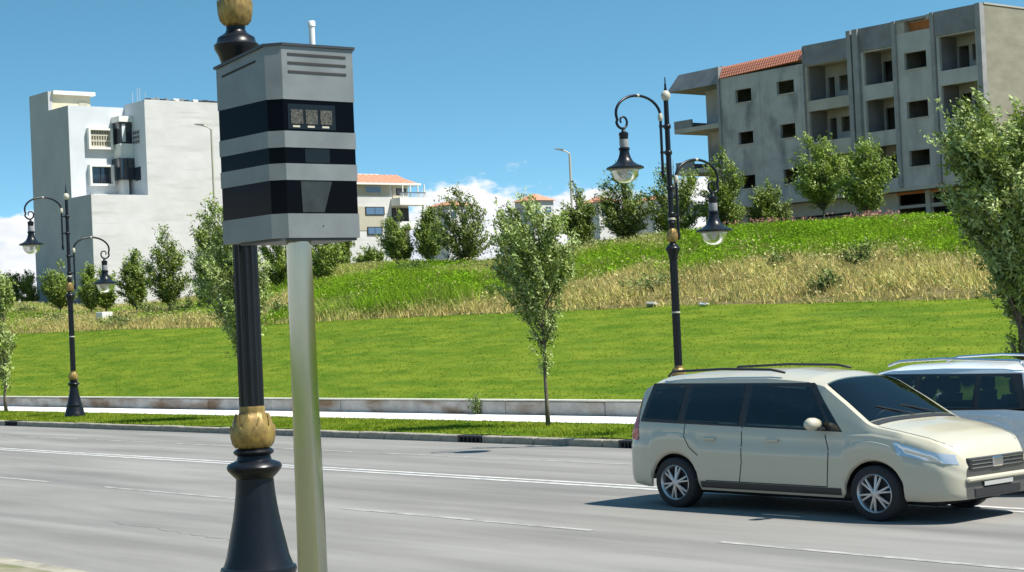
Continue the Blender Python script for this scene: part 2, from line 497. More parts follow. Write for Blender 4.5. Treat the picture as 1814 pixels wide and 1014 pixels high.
for i, (a, b) in enumerate(inl):
    e = tag(empty('drain_inlet', ((a + b) / 2, 22.6, 0)), ['dark kerb drain inlet left of the slim roadside tree trunk', 'dark kerb drain inlet closest to the rear of the beige car', 'dark kerb drain inlet by the far left street lamp'][i], 'drain', 'drain inlets in the far kerb')
    h = (b - a) / 2 + .0
    # kerb stones cut to length beside the inlet
    lo_ = max(x for x in [-92.5 + k for k in range(92)] if x <= a - 0.5) + .5
    hi_ = min(x for x in [-92.5 + k for k in range(92)] if x >= b + 0.5) - .5
    for (u_, v_) in ((lo_ + .005, a - .003), (b + .003, hi_ - .005)):
        if v_ - u_ > .04: MB().cbox(u_, v_, 22.602, 22.798, -.15, .14, min(.018, (v_ - u_) / 3)).build('kerb_stone', M['kerb'], kerb)
    MB().box(-h, h, 0.10, 0.18, -.1, .10).build('recess', M['dark'], e)
    MB().box(-h, h, 0.0, 0.2, .105, .14).build('lintel', M['grate'], e)
    for q in range(6):
        xx = -h + .06 + q * (2 * h - .12) / 5
        MB().box(xx - .015, xx + .015, 0.01, 0.05, -.02, .104).build('bar', M['grate'], e)

# verge, sidewalk, low retaining wall
vz = lambda x, y: 0.14 + 0.012 * np.sin(x * 1.7) + 0 * y
grid_obj('verge', np.arange(-160, 60, 1.0), [22.9, 23.7, 24.5, 25.3, 26.06], M['lawn'], vz)
sw = tag(MB().box(-400, 120, 26.07, 27.98, -0.1, 0.15).build('sidewalk', M['sidewalk']), kind='structure')
wall = tag(empty('retaining_wall', (-40, 28.1, 0)), 'low stained concrete retaining wall holding back the mown lawn', 'wall')
for k in range(34):
    x0 = -110 + k * 3.6
    mb = MB().cbox(x0 + .008 + 40, x0 + 3.592 + 40, -0.12 + random.uniform(-.012, .012), 0.12, -0.1, 0.47 + random.uniform(-.008, .01), .012)
    mb.build('wall_block', M['wall'], wall)
    MB().box(x0 + .008 + 40, x0 + 3.592 + 40, -0.135, 0.14, 0.483, 0.515).build('coping', M['cap'], wall)

# near kerb just at the bottom-left
nk = tag(MB().box(-160, 60, 7.8, 8.04, -0.2, 0.13).build('near_kerb', M['kerb']), kind='structure')

# ------------------------------------------------------------------ grass and weeds
def blades(n, P, h, w, tint, lean=0.35, per=3, spread=0.06, cv=0.3):
    """triangular blades at points P (n,3)"""
    n = len(P)
    V = np.zeros((n * per, 3, 3)); T = np.zeros((n * per, 3))
    for k in range(per):
        b = P + np.concatenate([rng.normal(0, spread, (n, 2)), np.zeros((n, 1))], 1)
        ang = rng.uniform(0, 2 * np.pi, n)
        hh = h * rng.uniform(0.5, 1.2, n)
        ww = w * rng.uniform(0.7, 1.3, n)
        dx = np.cos(ang) * ww; dy = np.sin(ang) * ww
        ln = rng.normal(0, lean, (n, 2)) * hh[:, None] + np.array([-0.12, 0.02]) * hh[:, None]
        s = slice(k * n, (k + 1) * n)
        V[s, 0] = b + np.stack([-dx, -dy, -0.02 + 0 * dx], 1)
        V[s, 1] = b + np.stack([dx, dy, -0.02 + 0 * dx], 1)
        V[s, 2] = b + np.concatenate([ln, hh[:, None]], 1)
        T[s] = tint * rng.uniform(1 - cv, 1 + cv, (n, 1))
    return V, T

def in_view(n, y0, y1, margin=40):
    Y = np.sqrt(rng.uniform(y0 * y0, y1 * y1, n))
    a0, a1 = slope_a(-margin), slope_a(1814 + margin)
    return rng.uniform(a0, a1, n) * Y, Y

def vnoise(X, Y, s, seed=0):
    """cheap smooth value noise"""
    r = np.random.default_rng(seed); G = r.random((64, 64))
    x = X / s; y = Y / s
    i = np.floor(x).astype(int); j = np.floor(y).astype(int)
    fx = sm(x - i); fy = sm(y - j)
    g = lambda a, b: G[a % 64, b % 64]
    return (g(i, j) * (1 - fx) + g(i + 1, j) * fx) * (1 - fy) + (g(i, j + 1) * (1 - fx) + g(i + 1, j + 1) * fx) * fy

# lawn
X, Y = in_view(60000, 28.3, 40.2)
P = np.stack([X, Y, terrain(X, Y)], 1)
v = vnoise(X * .6, Y * 1.6, 0.9, 1) * 0.45 + vnoise(X * 0.5, Y, 3.0, 2) * 0.35 + vnoise(X, Y * 2, .4, 21) * .2
v = np.clip((v - .5) * 2.0 + .5, 0, 1) * np.interp(Y + vnoise(X, Y, 2, 30), [28.6, 30.4], [.25, 1])
tint = np.array([0.075, 0.145, 0.010]) * (1 - v[:, None]) + np.array([0.185, 0.225, 0.022]) * v[:, None]
V, T = blades(0, P, 0.018, 0.012, tint, 2.6, 3, 0.08, .1)
tag(quads_obj('lawn_grass', V, T, M['grass'], nv=3), 'short mown grass covering the slope above the low wall', 'grass', kind='stuff')
# verge grass
n = 26000
X = rng.uniform(-72, -10, n); Y = rng.uniform(22.9, 26.05, n)
P = np.stack([X, Y, np.full(n, 0.14)], 1)
v = vnoise(X, Y, 0.9, 3)
tint = np.array([0.11, 0.185, 0.010]) * (1 - v[:, None]) + np.array([0.25, 0.29, 0.03]) * v[:, None]
V, T = blades(0, P, 0.055, 0.012, tint, 0.6, 3, 0.05)
tag(quads_obj('verge_grass', V, T, M['grass'], nv=3), 'patchy green grass on the strip beside the kerb', 'grass', kind='stuff')
# wild meadow: tan dry grass, green weeds
X, Y = in_view(56000, 39.8, 62)
a = X / Y
pxs = np.interp(a, [slope_a(p) for p in range(-200, 2100, 50)], range(-200, 2100, 50))
Z = terrain(X, Y)
nz = vnoise(X, Y, 2.2, 4); nb = vnoise(X, Y, 5.0, 5); nf = vnoise(X, Y, 0.8, 11)
green_from = np.interp(pxs, [0, 300, 480, 560, 780, 860, 1040, 1200, 1640, 1814], [45, 44, 43, 39.5, 39.5, 42.4, 43.6, 45.0, 45.8, 45.0])
g = np.clip((Y - green_from) / 2.0 + (nz - 0.5) * 2.6 + 0.3, 0, 1)
g = np.where(pxs < 520, np.clip((nb - 0.40) * 2.2 + (nf - .5), 0, 1), g)
g = np.where((pxs > 520) & (pxs < 1180) & (Y > 50), np.clip(g - (nb > 0.5) * 0.6 * (nf + .3), 0, 1), g)
g = np.clip(g + (nf - 0.5) * 0.7, 0, 1)[:, None]
tan = np.array([0.56, 0.45, 0.18]) * (0.7 + 0.6 * nf[:, None]) + (rng.random((len(X), 1)) < .3) * np.array([-.16, -.06, -.06])
grn = np.array([0.12, 0.235, 0.010]) * (0.65 + 0.8 * nf[:, None]) + np.array([0.05, 0.05, 0.005]) * nz[:, None]
tint = tan * (1 - g) + grn * g
H = np.where(g[:, 0] > 0.5, 0.36, 0.36) * (0.7 + 0.7 * nz)
H = H * np.interp(Y, [39.8, 41, 62], [0.45, 1, 1])
H = H * np.where((pxs > 545) & (pxs < 850) & (Y < 42), 1.9, 1)
P = np.stack([X, Y, Z], 1)
V, T = blades(0, P, H, 0.022, tint, 0.45, 4, 0.12)
tag(quads_obj('wild_grass', V, T, M['grass'], nv=3), 'rough uncut meadow of dry straw and green weeds above the lawn', 'meadow', kind='stuff')
# broad weeds: leafy rosettes in the green zone
sel = (g[:, 0] > 0.55) & (rng.random(len(X)) < 0.75)
Pw = P[sel]; tw = grn[sel]
n = len(Pw); per = 3
Vs, Ts = [], []
for k in range(per):
    c = Pw + np.stack([rng.normal(0, .15, n), rng.normal(0, .15, n), rng.uniform(0.08, 0.42, n)], 1)
    an = rng.uniform(0, 2 * np.pi, n); s = rng.uniform(.03, .075, n)
    u = np.stack([np.cos(an) * s, np.sin(an) * s, rng.uniform(-.6, .6, n) * s], 1)
    w = np.stack([-np.sin(an) * s * .5, np.cos(an) * s * .5, rng.uniform(-.5, .5, n) * s], 1)
    Vs.append(np.stack([c - u, c - w, c + u, c + w], 1)); Ts.append(tw * rng.uniform(.7, 1.35, (n, 1)))
tag(quads_obj('meadow_weeds', np.concatenate(Vs), np.concatenate(Ts), M['grass']), 'broad-leaved green weeds filling the upper bank', 'weeds', kind='stuff')
sel = (g[:, 0] < 0.8) & (rng.random(len(X)) < 0.45)
Pw = P[sel]; mixc = rng.random((sel.sum(), 1)); n = len(Pw)
tw = np.array([.55, .48, .24]) * mixc + np.array([.16, .22, .05]) * (1 - mixc)
Vs, Ts = [], []
for k in range(3):
    c = Pw + np.stack([rng.normal(0, .18, n), rng.normal(0, .18, n), rng.uniform(0.1, 0.5, n)], 1)
    an = rng.uniform(0, 2 * np.pi, n); s = rng.uniform(.02, .06, n)
    u = np.stack([np.cos(an) * s, np.sin(an) * s, rng.uniform(-1, 1, n) * s], 1)
    w = np.stack([-np.sin(an) * s * .6, np.cos(an) * s * .6, rng.uniform(-.6, .6, n) * s], 1)
    Vs.append(np.stack([c - u, c - w, c + u, c + w], 1)); Ts.append(tw * rng.uniform(.6, 1.3, (n, 1)))
tag(quads_obj('seed_heads', np.concatenate(Vs), np.concatenate(Ts), M['grass']), 'pale seed heads and dry weeds scattered through the meadow', 'weeds', kind='stuff')
# pink flowers along the crest below the concrete building
Vs, Ts = [], []
n = 1500
px = rng.uniform(1285, 1600, n); Y = rng.uniform(56.0, 60.5, n); A = np.array([slope_a(p) for p in px])
X = A * Y; c = np.stack([X, Y, terrain(X, Y) + rng.uniform(.2, .62, n)], 1)
clump = vnoise(X, Y, 1.0, 8) > 0.42
c = c[clump]; n = len(c)
an = rng.uniform(0, 6.28, n); s = rng.uniform(.03, .06, n)
u = np.stack([np.cos(an) * s, np.sin(an) * s, 0 * s], 1); w = np.stack([0 * s, 0 * s, s], 1)
tag(quads_obj('pink_flowers', np.stack([c - u, c - w, c + u, c + w], 1), np.array([0.62, 0.30, 0.24]) * rng.uniform(.6, 1.2, (n, 1)), M['grass']), 'pink oleander-like flowers along the crest under the concrete building', 'flowers', kind='stuff')

# ------------------------------------------------------------------ trees and shrubs
LAT = np.array([0.636, 0.772, 0.0]); DEP = np.array([-0.772, 0.636, 0.0])
def limb_path(b, tip, sag, r):
    """branch leaving the trunk steeply and bending outwards"""
    mid = b * .45 + tip * .55 + np.array([0, 0, -sag]) + r.normal(0, .03, 3)
    mid[:2] = b[:2] * .62 + tip[:2] * .38
    return [b * (1 - t) ** 2 + mid * 2 * t * (1 - t) + tip * t * t for t in np.linspace(0, 1, 9)]

def crown_mesh(rows, nleaf, lsize, c_dark, c_light, clump, seed, per, flat, first, nb, H, wind):
    """rows: (height, left, right) metres either side of the trunk; branches fill the shape, leaves hang in clumps along them"""
    r = np.random.default_rng(seed)
    hs = np.array([q[0] for q in rows]); lo = np.array([q[1] for q in rows]); hi = np.array([q[2] for q in rows])
    grid = np.linspace(hs.min(), hs.max(), 200)
    wd = np.interp(grid, hs, hi - lo) ** 1.5 + 1e-3
    limbs = []; C = []
    for k in range(nb):
        h = r.choice(grid, p=wd / wd.sum()); l = np.interp(h, hs, lo); rr = np.interp(h, hs, hi)
        th = 2.39996 * k + r.uniform(-.3, .3); rad = r.uniform(.62, 1.2)
        tip = ((l + rr) / 2) * LAT + (rr - l) / 2 * rad * (math.cos(th) * LAT + math.sin(th) * flat * DEP); tip[2] = h + r.normal(.05, .06)
        d = np.linalg.norm(tip[:2])
        hb = min(max(first, tip[2] - (.25 + 1.15 * d)), H * .85)
        b = np.array([0, 0, hb])
        path = limb_path(b, tip, .05 * d, r)
        limbs.append(path)
        ln = np.linalg.norm(tip - b)
        nc = max(3, int(ln / (clump * .55)))
        for q in range(nc):
            t = r.uniform(.28, 1.0) ** .8; i = min(7, int(t * 8)); f = t * 8 - i
            p = path[i] * (1 - f) + path[i + 1] * f
            off = r.normal(0, clump * (.5 + .5 * t), 3); off[2] *= .7
            C.append(p + off)
    C = np.array(C); nc = len(C)
    per = max(4, int(nleaf / nc))
    n = nc * per
    ci = np.repeat(np.arange(nc), per)
    axis = C - np.array([0, 0, hs.min() - 0.3]); axis /= np.linalg.norm(axis, axis=1)[:, None]
    axis = axis + np.array([-wind, -wind * .4, 0.15]); axis /= np.linalg.norm(axis, axis=1)[:, None]
    c = C[ci] + r.normal(0, clump * .36, (n, 3)) + axis[ci] * (r.normal(0, 1, n) * clump * .75)[:, None]
    an = r.uniform(0, 2 * np.pi, n); el = r.normal(-0.2, 0.5, n)
    s = lsize * r.uniform(.6, 1.3, n)
    d = np.stack([np.cos(an) * np.cos(el), np.sin(an) * np.cos(el), np.sin(el)], 1)
    d = d * .8 + axis[ci] * .8; d /= np.linalg.norm(d, axis=1)[:, None]
    cn = r.normal(0, 1, (nc, 3)) + np.array([0, 0, 1.2])
    nrm = cn[ci] + r.normal(0, .6, (n, 3))
    side = np.cross(d, nrm); side /= np.linalg.norm(side, axis=1)[:, None]
    u = d * s[:, None]; w = side * (s * .38)[:, None]
    V = np.stack([c - u * .9, c - w, c + u, c + w], 1)
    cb_ = vnoise(C @ LAT + 13, C[:, 2] + 3, .3, seed + 60) * .5 + r.random(nc) * .5
    mixv = (np.clip((cb_ - .5) * 2.0 + .5, 0, 1)[ci] * .7 + r.random(n) * .3)[:, None]
    T = np.array(c_dark) * (1 - mixv) + np.array(c_light) * mixv
    return V, T, limbs

def trunk_mesh(H, limbs, r0, seed=1):
    r = np.random.default_rng(seed); mb = MB()
    pts, rs = [], []
    for i in range(10):
        t = i / 9; pts.append((r.normal(0, .012), r.normal(0, .012), H * t * .93)); rs.append(r0 * (1 - .86 * t) + .004)
    rs[0] *= 1.35
    mb.tube(pts, rs, 8)
    for p in limbs:
        rb = r0 * .45 * (1 - .7 * p[0][2] / H) + .004
        mb.tube(p, [rb * (1 - .8 * k / 8) + .002 for k in range(9)], 5)
    return mb

def tree(name, loc, rows, nleaf, lsize, cd, cl, r0, label, group, seed, clump=.16, first=1.0, per=14, nb=26, lm='leaf', cat='tree'):
    e = tag(empty(name, loc), label, cat, group)
    H = max(q[0] for q in rows)
    V, T, limbs = crown_mesh(rows, nleaf, lsize, cd, cl, clump, seed, per, .9, first, nb, H, .5)
    quads_obj('crown', V, T, M[lm], e)
    trunk_mesh(H, limbs, r0, seed).build('trunk', M['bark'], e, smooth=True)
    return e

GV = 'slim young trees on the roadside verge'
CD, CL = (0.035, 0.065, 0.007), (0.32, 0.42, 0.08)
tree('roadside_tree', (-29.7, 25.3, .14), [(1.15, -.25, .12), (1.4, -.32, .16), (1.75, -.12, .12), (2.1, -.3, .2), (2.3, -.55, .3), (2.6, -.55, .42), (3.05, -.85, .6), (3.5, -1.05, .72), (4.0, -1.1, .72), (4.3, -1.0, .65), (4.7, -.85, .5), (4.95, -.6, .1)],
     24000, .046, CD, CL, .04, 'slim windblown tree with open silvery crown standing alone between speed camera and beige car', GV, 11, .085, 1.0, 12, 66)
tree('roadside_tree', (-42.4, 25.6, .14), [(.9, -.35, 0), (1.3, -.4, .1), (1.9, -.4, .15), (2.4, -.6, .3), (3.0, -1.05, .5), (3.7, -1.3, .6), (4.4, -1.3, .5), (5.0, -1.2, .2), (5.6, -1.15, -.1), (6.0, -1.0, -.4)],
     24000, .05, CD, CL, .05, 'leafy tree half hidden behind the black lamp post and speed camera', GV, 12, .11, .9, 12, 80)
tree('roadside_tree', (-16.72, 24.0, .14), [(1.3, -.15, .15), (1.8, -.22, .25), (2.3, -.3, .4), (2.65, -.42, .7), (3.1, -.75, 1.0), (3.5, -.88, 1.2), (4.0, -1.0, 1.3), (4.4, -1.05, 1.3), (4.8, -.98, 1.2), (5.2, -.8, .9), (5.5, -.1, .3)],
     72000, .05, CD, (0.34, 0.44, 0.09), .07, 'large bright leafy tree at the right edge behind the two cars', GV, 13, .10, 1.2, 14, 130)
tree('roadside_tree', (-58.7, 25.8, .14), [(.9, -.2, .15), (1.3, -.45, .25), (1.9, -.6, .25), (2.6, -.7, .3), (3.6, -.8, .35), (4.4, -.7, .3), (5.0, -.4, .2)],
     9000, .066, CD, CL, .05, 'slender tree cut off by the left edge of the view beside the wall', GV, 14, .11, .8, 12, 50)

hill = [ # px, Y, height m, half width left, right, crown base, dark factor, label
 (18, 60, 3.0, .9, .8, .3, .7, 'dark round tree at the far left foot of the white building'),
 (47, 61, 2.9, .8, .9, .3, .75, 'dark bushy tree touching the shaded corner of the white building'),
 (103, 46.5, 3.1, .95, .85, .7, 1.0, 'wind-tilted tree just left of the far left street lamp'),
 (158, 47, 2.95, .6, .6, .7, 1.0, 'thin tree just right of the far left street lamp pole'),
 (184, 45.5, 2.5, .65, .65, .9, .9, 'small round tree rising above the white planter block'),
 (238, 46, 3.45, .9, .8, .8, .95, 'narrow tree in front of the white building, left of a taller one'),
 (297, 45.5, 4.2, 1.2, 1.0, .8, .85, 'tall dark wind-bent tree in front of the bright white wall'),
 (367, 46, 5.3, .95, .95, .5, .9, 'tree between the dark wind-bent tree and the black lamp post'),
 (490, 50, 4.2, 1.0, 1.0, .4, 1.15, 'pale leafy tree seen between lamp post and speed camera pole'),
 (568, 50, 3.7, 1.1, 1.1, .35, 1.2, 'pale leafy tree just right of the speed camera pole'),
 (610, 64, 2.6, .7, .6, .3, 1.0, 'small tree in front of the tile-roofed apartment block corner'),
 (657, 60, 1.4, .8, .7, .1, .9, 'low bush left of the tree before the apartment block'),
 (706, 58, 3.3, .95, .85, .4, 1.0, 'bushy tree in front of the tile-roofed apartment block'),
 (760, 59, 3.2, .7, .8, .6, .95, 'narrow tree just right of the tile-roofed apartment block'),
 (822, 55, 3.9, 1.5, 1.5, .05, .62, 'broad dark tree with foliage down to the ground, left of the roadside tree'),
 (1026, 57, 3.1, .85, .9, .35, .65, 'dark compact tree below the far thin street light'),
 (1108, 56, 3.5, 1.25, 1.25, .35, .6, 'dark broad tree under the left lantern of the right street lamp'),
 (1200, 57, 3.6, 1.4, 1.4, .3, .85, 'wide tree directly behind the pole of the right street lamp'),
 (1286, 58, 3.5, 1.0, 1.0, .35, .95, 'rounded tree behind the lower right lantern of the street lamp'),
 (1366, 60, 2.1, .85, .85, .2, .7, 'short dark bushy tree at the foot of the concrete building'),
 (1463, 59, 4.0, 1.25, 1.1, 1.2, 1.15, 'bright tree with bare trunk before the concrete building, left of a pair'),
 (1543, 59, 3.6, 1.15, 1.0, .9, 1.1, 'bright upright tree before the concrete building, right of a pair')]
for i, (px, Y, H, wl, wr, cb, dk, lab) in enumerate(hill):
    X = slope_a(px, 450) * Y
    z = float(terrain(X, Y)); H *= 1.10; wl *= .98; wr *= .98
    r = random.Random(i)
    rows = [(cb, -wl * .35, wr * .35), (cb + (H - cb) * .14, -wl * .85, wr * .85), (cb + (H - cb) * .35, -wl, wr * r.uniform(.9, 1)), (cb + (H - cb) * .6, -wl * r.uniform(.8, .95), wr * r.uniform(.75, .95)), (cb + (H - cb) * .82, -wl * r.uniform(.5, .7), wr * r.uniform(.4, .6)), (H, -wl * .2, wr * .05)]
    tree('hill_tree', (X, Y, z - .02), rows, 10500, .075, (0.04 * dk, 0.075 * dk, 0.007 * dk), (0.30 * dk, 0.41 * dk, 0.05 * dk), .05, lab, 'young trees on the grassy hill', 100 + i, .13, max(.2, cb * .7), 12, 70 if wl > 1 else 48, 'leafh')

shrubs = [(1470, 41.2, .5, .55, 'dark green shrub in the dry grass just above the lawn, right half'), (1530, 44.5, .8, .6, 'upright green shrub in the dry grass above the lawn'),
          (1160, 42, .5, 1.0, 'low dark shrub beside the right street lamp pole at the lawn edge'), (880, 43, .4, .45, 'small dark shrub left of the roadside tree in dry grass'), (1385, 45, .4, .4, 'tiny shrub in the dry grass behind the lamp pole'),
          (500, 41.5, .7, .9, 'green shrub between lamp post and speed camera pole'), (230, 41.2, .6, 1.7, 'low green shrub right of the white planter block'), (100, 43.2, .4, .7, 'low dark shrub behind the far left street lamp'),
          (45, 47, .9, .8, 'round pale shrub at the far left below the dark bushy tree'), (270, 46, .9, 1.0, 'pale green shrub between two trees before the bright white wall'), (330, 45, 1.0, .9, 'pale shrub right of the tall wind-bent tree'),
          (372, 48, 1.4, .9, 'taller pale shrub beside the grey marker post'), (425, 43, .8, .6, 'green shrub at the lawn edge left of the black lamp post'),
          (735, 51, .7, .9, 'low shrub between the two trees by the apartment block')]
for i, (px, Y, H, w, lab) in enumerate(shrubs):
    X = slope_a(px, 540) * Y
    tree('shrub', (X, Y, float(terrain(X, Y)) - .02), [(0.02, -w * .8, w * .8), (H * .5, -w, w * .9), (H, -w * .3, w * .3)], 1500, .06, (.03, .06, .012), (.11, .17, .035), .02, lab, 'shrubs on the grassy bank', 300 + i, .1, .05, 10, 24, 'leafh', 'shrub')
# weed by the wall
e = tree('wall_weed', (-35.1 - .3, 27.85, .15), [(0.02, -.1, .1), (.25, -.14, .14), (.5, -.04, .05)], 500, .035, (.05, .09, .015), (.14, .2, .04), .01, 'single green weed growing at the foot of the low wall', None, 401, .05, .02, 8, 12, 'leafh', 'weed')
# litter and stones
for k, (px, py, Y, s, lab) in enumerate([(1247, 547, 39.7, .14, 'white scrap of litter lying at the lawn edge beside the lamp pole'), (1155, 547, 39.9, .2, 'grey rubble lump at the lawn edge under the low shrub')]):
    X = slope_a(px, py) * Y
    mb = MB(); r = random.Random(k)
    mb.cbox(-s, s, -s * .5, s * .5, 0, s * .55, s * .18)
    mb.v = [(x + r.uniform(-.03, .03), y + r.uniform(-.03, .03), z + r.uniform(-.02, .03)) for x, y, z in mb.v]
    o = mb.build(['litter', 'rubble'][k], M['whitep'] if k == 0 else M['stone']); o.location = (X, Y, float(terrain(X, Y)) + .02)
    tag(o, lab, ['litter', 'rubble'][k])
X = slope_a(185, 560) * 42.5
pl = tag(empty('planter', (X, 42.5, float(terrain(X, 42.5)) + .1)), 'white square concrete planter block among weeds below the white building', 'planter')
MB().cbox(-.33, .33, -.3, .3, -.1, .5, .02).build('trough', M['whitex'], pl)
MB().box(-.27, .27, -.24, .24, .5, .52).build('soil', M['soil'], pl)
X = slope_a(391, 560) * 43
mp_ = tag(empty('marker_post', (X, 43, float(terrain(X, 43)))), 'short pale grey marker post in weeds left of the black lamp post', 'post')
MB().cbox(-.07, .07, -.07, .07, -.1, 1.0, .02).build('shaft', M['ring'], mp_)
MB().cbox(-.09, .09, -.09, .09, 1.002, 1.06, .02).build('cap', M['stone'], mp_)

# ------------------------------------------------------------------ buildings
def cuts(u0, u1, z0, z1, ops):
    us = sorted({u0, u1, *[min(max(o[i], u0), u1) for o in ops for i in (0, 1)]})
    out = []
    for a, b in zip(us, us[1:]):
        if b - a < 1e-4: continue
        mid = (a + b) / 2
        segs = [(z0, z1)]
        for o in ops:
            if o[0] < mid < o[1]:
                ns = []
                for s, e in segs:
                    if o[2] > s: ns.append((s, min(e, o[2])))
                    if o[3] < e: ns.append((max(s, o[3]), e))
                segs = [q for q in ns if q[1] - q[0] > 1e-3]
        out += [(a, b, s, e) for s, e in segs]
    return out
def wall_y(x0, x1, z0, z1, y, t, ops=()):
    mb = MB()
    for a, b, s, e in cuts(x0, x1, z0, z1, ops): mb.box(a, b, y, y + t, s, e)
    return mb
def wall_x(y0, y1, z0, z1, x, t, ops=()):
    mb = MB()
    for a, b, s, e in cuts(y0, y1, z0, z1, ops): mb.box(x - t, x, a, b, s, e)
    return mb

# --- unfinished concrete building, long shaded front parallel to the road
B = tag(empty('concrete_building', (0, 0, 0)), 'unfinished grey concrete apartment building with empty windows, loggias and a tiled eave', 'building')
YF = 92.3
fl = [10.0, 13.0, 16.0]
def bld(mb, n, m): return mb.build(n, M[m], B)
# bay with six empty windows
opsB = [(-86.6, -85.1, 16.95, 17.85), (-82.75, -81.2, 17.05, 17.92), (-86.5, -85.1, 14.03, 14.88), (-82.6, -81.25, 14.05, 14.98), (-86.45, -85.1, 10.95, 11.85), (-82.5, -81.25, 10.95, 11.92)]
bld(wall_y(-88, -80.25, 9.85, 18.84, YF, .25, opsB), 'wall', 'conc')
for (xa, xb, za, zb) in opsB:
    MB().box(xa - .05, xb + .05, YF - .04, YF + .2, za - .09, za - .002).build('window_sill', M['sill'], B)
# faint cast columns showing in the render
for x in (-87.2, -84.4, -81.0 + .3):
    MB().box(x - .1, x + .1, YF - .02, YF + .1, 9.9, 18.7).build('column', M['conc'], B)
for z in (12.72, 15.75):
    MB().box(-87.9, -80.3, YF - .008, YF + .1, z - .12, z + .12).build('floor_band', M['conc'], B)
# tiled mansard eave, tile by tile
te = MB().add([(-88.0, YF - .05, 18.85), (-80.25, YF - .05, 19.1), (-80.25, YF + .35, 19.85), (-88.0, YF + .35, 19.66), (-88, YF + .5, 18.85), (-80.25, YF + .5, 19.1)],
         [(0, 1, 2, 3), (0, 4, 5, 1), (3, 2, 5, 4), (0, 3, 4), (1, 5, 2)]).build('tiled_eave', M['brickor'], B)
tme = None
rowsT = 4; colsT = 34
for r_ in range(rowsT):
    for c_ in range(colsT):
        if tme is None:
            mb = MB(); w, h = .25, .24
            vs = []
            for (u, d) in ((0, 0), (.2, .035), (.5, .055), (.8, .035), (1, 0)):
                vs += [(u * w, -d - .02, 0), (u * w, -d, h)]
            mb.add(vs, [(2 * i, 2 * i + 2, 2 * i + 3, 2 * i + 1) for i in range(4)] + [(0, 8, 6, 4, 2)])
            o = mb.build('tile', M['tile'], te); tme = o.data
        else:
            o = bpy.data.objects.new('tile', tme); COL.objects.link(o); o.parent = te
        x = -88.0 + c_ * (7.75 / colsT); t = r_ / rowsT
        f = (x + 88) / 7.75
        zb, zt = 18.85 + .25 * f, 19.66 + .19 * f
        o.location = (x, YF - .055 + .4 * t, zb + (zt - zb) * t)
        o.rotation_euler = (-math.atan2(.4, .8), 0, 0)
        o.scale = (7.75 / colsT / .25, 1, 1)
# loggia bays
def loggia(x0, x1, openings, top0, top1, doorx, winx, parm='sill'):
    """openings: list of (z bottom, z top); bay between x0 and x1"""
    bld(wall_y(x0, x1, 9.85, top1, YF, .22, [(x0 + .22, x1 - .12, a, b) for a, b in openings]), 'loggia_front', parm)
    for a, b in openings:
        fz = a - .1
        ops = [(*doorx, fz - .35, fz + 1.75)] + ([(*winx, fz + .75, fz + 1.75)] if winx else [])
        bld(wall_y(x0, x1, fz - .4, b + .35, YF + 1.9, .2, ops), 'loggia_back_wall', 'conc2')
        MB().box(x0, x1, YF + .222, YF + 1.898, fz - .35, fz - .12).build('loggia_floor', M['sill'], B)
        MB().box(x0, x1, YF + .222, YF + 1.898, b + .12, b + .3).build('loggia_ceiling', M['sill'], B)
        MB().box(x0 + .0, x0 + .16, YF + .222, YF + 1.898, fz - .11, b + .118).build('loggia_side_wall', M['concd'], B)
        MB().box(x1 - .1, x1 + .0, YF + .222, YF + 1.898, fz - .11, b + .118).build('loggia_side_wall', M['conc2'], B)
loggia(-80.2, -76.35, [(16.27, 18.58), (13.5, 15.56), (10.5, 12.5)], 0, 18.62, (-79.85, -79.25), (-78.85, -77.95))
loggia(-75.4, -72.75, [(16.68, 18.81), (13.62, 15.7), (10.5, 12.65)], 0, 18.9, (-75.1, -74.35), None, 'conc2')
loggia(-69.4, -66.35, [(16.8, 18.92), (13.8, 15.88), (10.7, 12.8)], 0, 19.0, (-69.15, -68.35), (-68.1, -67.75), 'conc2')
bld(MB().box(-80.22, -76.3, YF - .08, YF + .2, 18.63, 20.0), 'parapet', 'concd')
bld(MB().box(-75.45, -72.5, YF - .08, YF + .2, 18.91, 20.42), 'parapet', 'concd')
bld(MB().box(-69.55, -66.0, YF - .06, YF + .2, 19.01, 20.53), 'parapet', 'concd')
# pilasters between bays
for xa, xb, zt in ((-76.34, -76.0, 20.38), (-75.85, -75.42, 20.4)):
    bld(MB().box(xa, xb, YF - .25, YF + .3, 9.9, zt), 'pilaster', 'fin')
bld(MB().box(-76.0, -75.85, YF + .05, YF + .3, 9.9, 20.3), 'pilaster', 'concd')
for xa, xb, zt in ((-72.74, -72.45, 20.44), (-69.72, -69.45, 20.53), (-66.3, -65.95, 20.56), (-88.2, -88.0, 19.7), (-80.25 + .003, -80.205, 19.95)):
    bld(MB().box(xa, xb, YF - .14, YF + .3, 9.87, zt), 'pilaster', 'fin')
# plain bay with three windows and an open brick attic
opsF = [(-71.9, -70.2, 17.25, 18.3), (-71.9, -70.25, 14.15, 15.2), (-71.9, -70.3, 11.1, 12.1)]
bld(wall_y(-72.44, -69.74, 9.85, 19.6, YF + .0, .25, opsF), 'wall', 'conc2')
for (xa, xb, za, zb) in opsF:
    MB().box(xa - .05, xb + .05, YF - .04, YF + .2, za - .09, za - .002).build('window_sill', M['sill'], B)
bld(MB().box(-71.75, -69.76, YF + .5, YF + .7, 19.6, 20.25), 'attic_brick_panel', 'brickor')
bld(MB().box(-72.44, -71.78, YF + .0, YF + .65, 19.603, 20.3), 'attic_pier', 'sill')
bld(MB().box(-72.44, -70.1, YF - .05, YF + .9, 20.303, 20.46), 'roof_slab', 'fin')
bld(MB().box(-70.08, -69.75, YF - .02, YF + .5, 20.2, 20.5), 'attic_pier', 'sill')
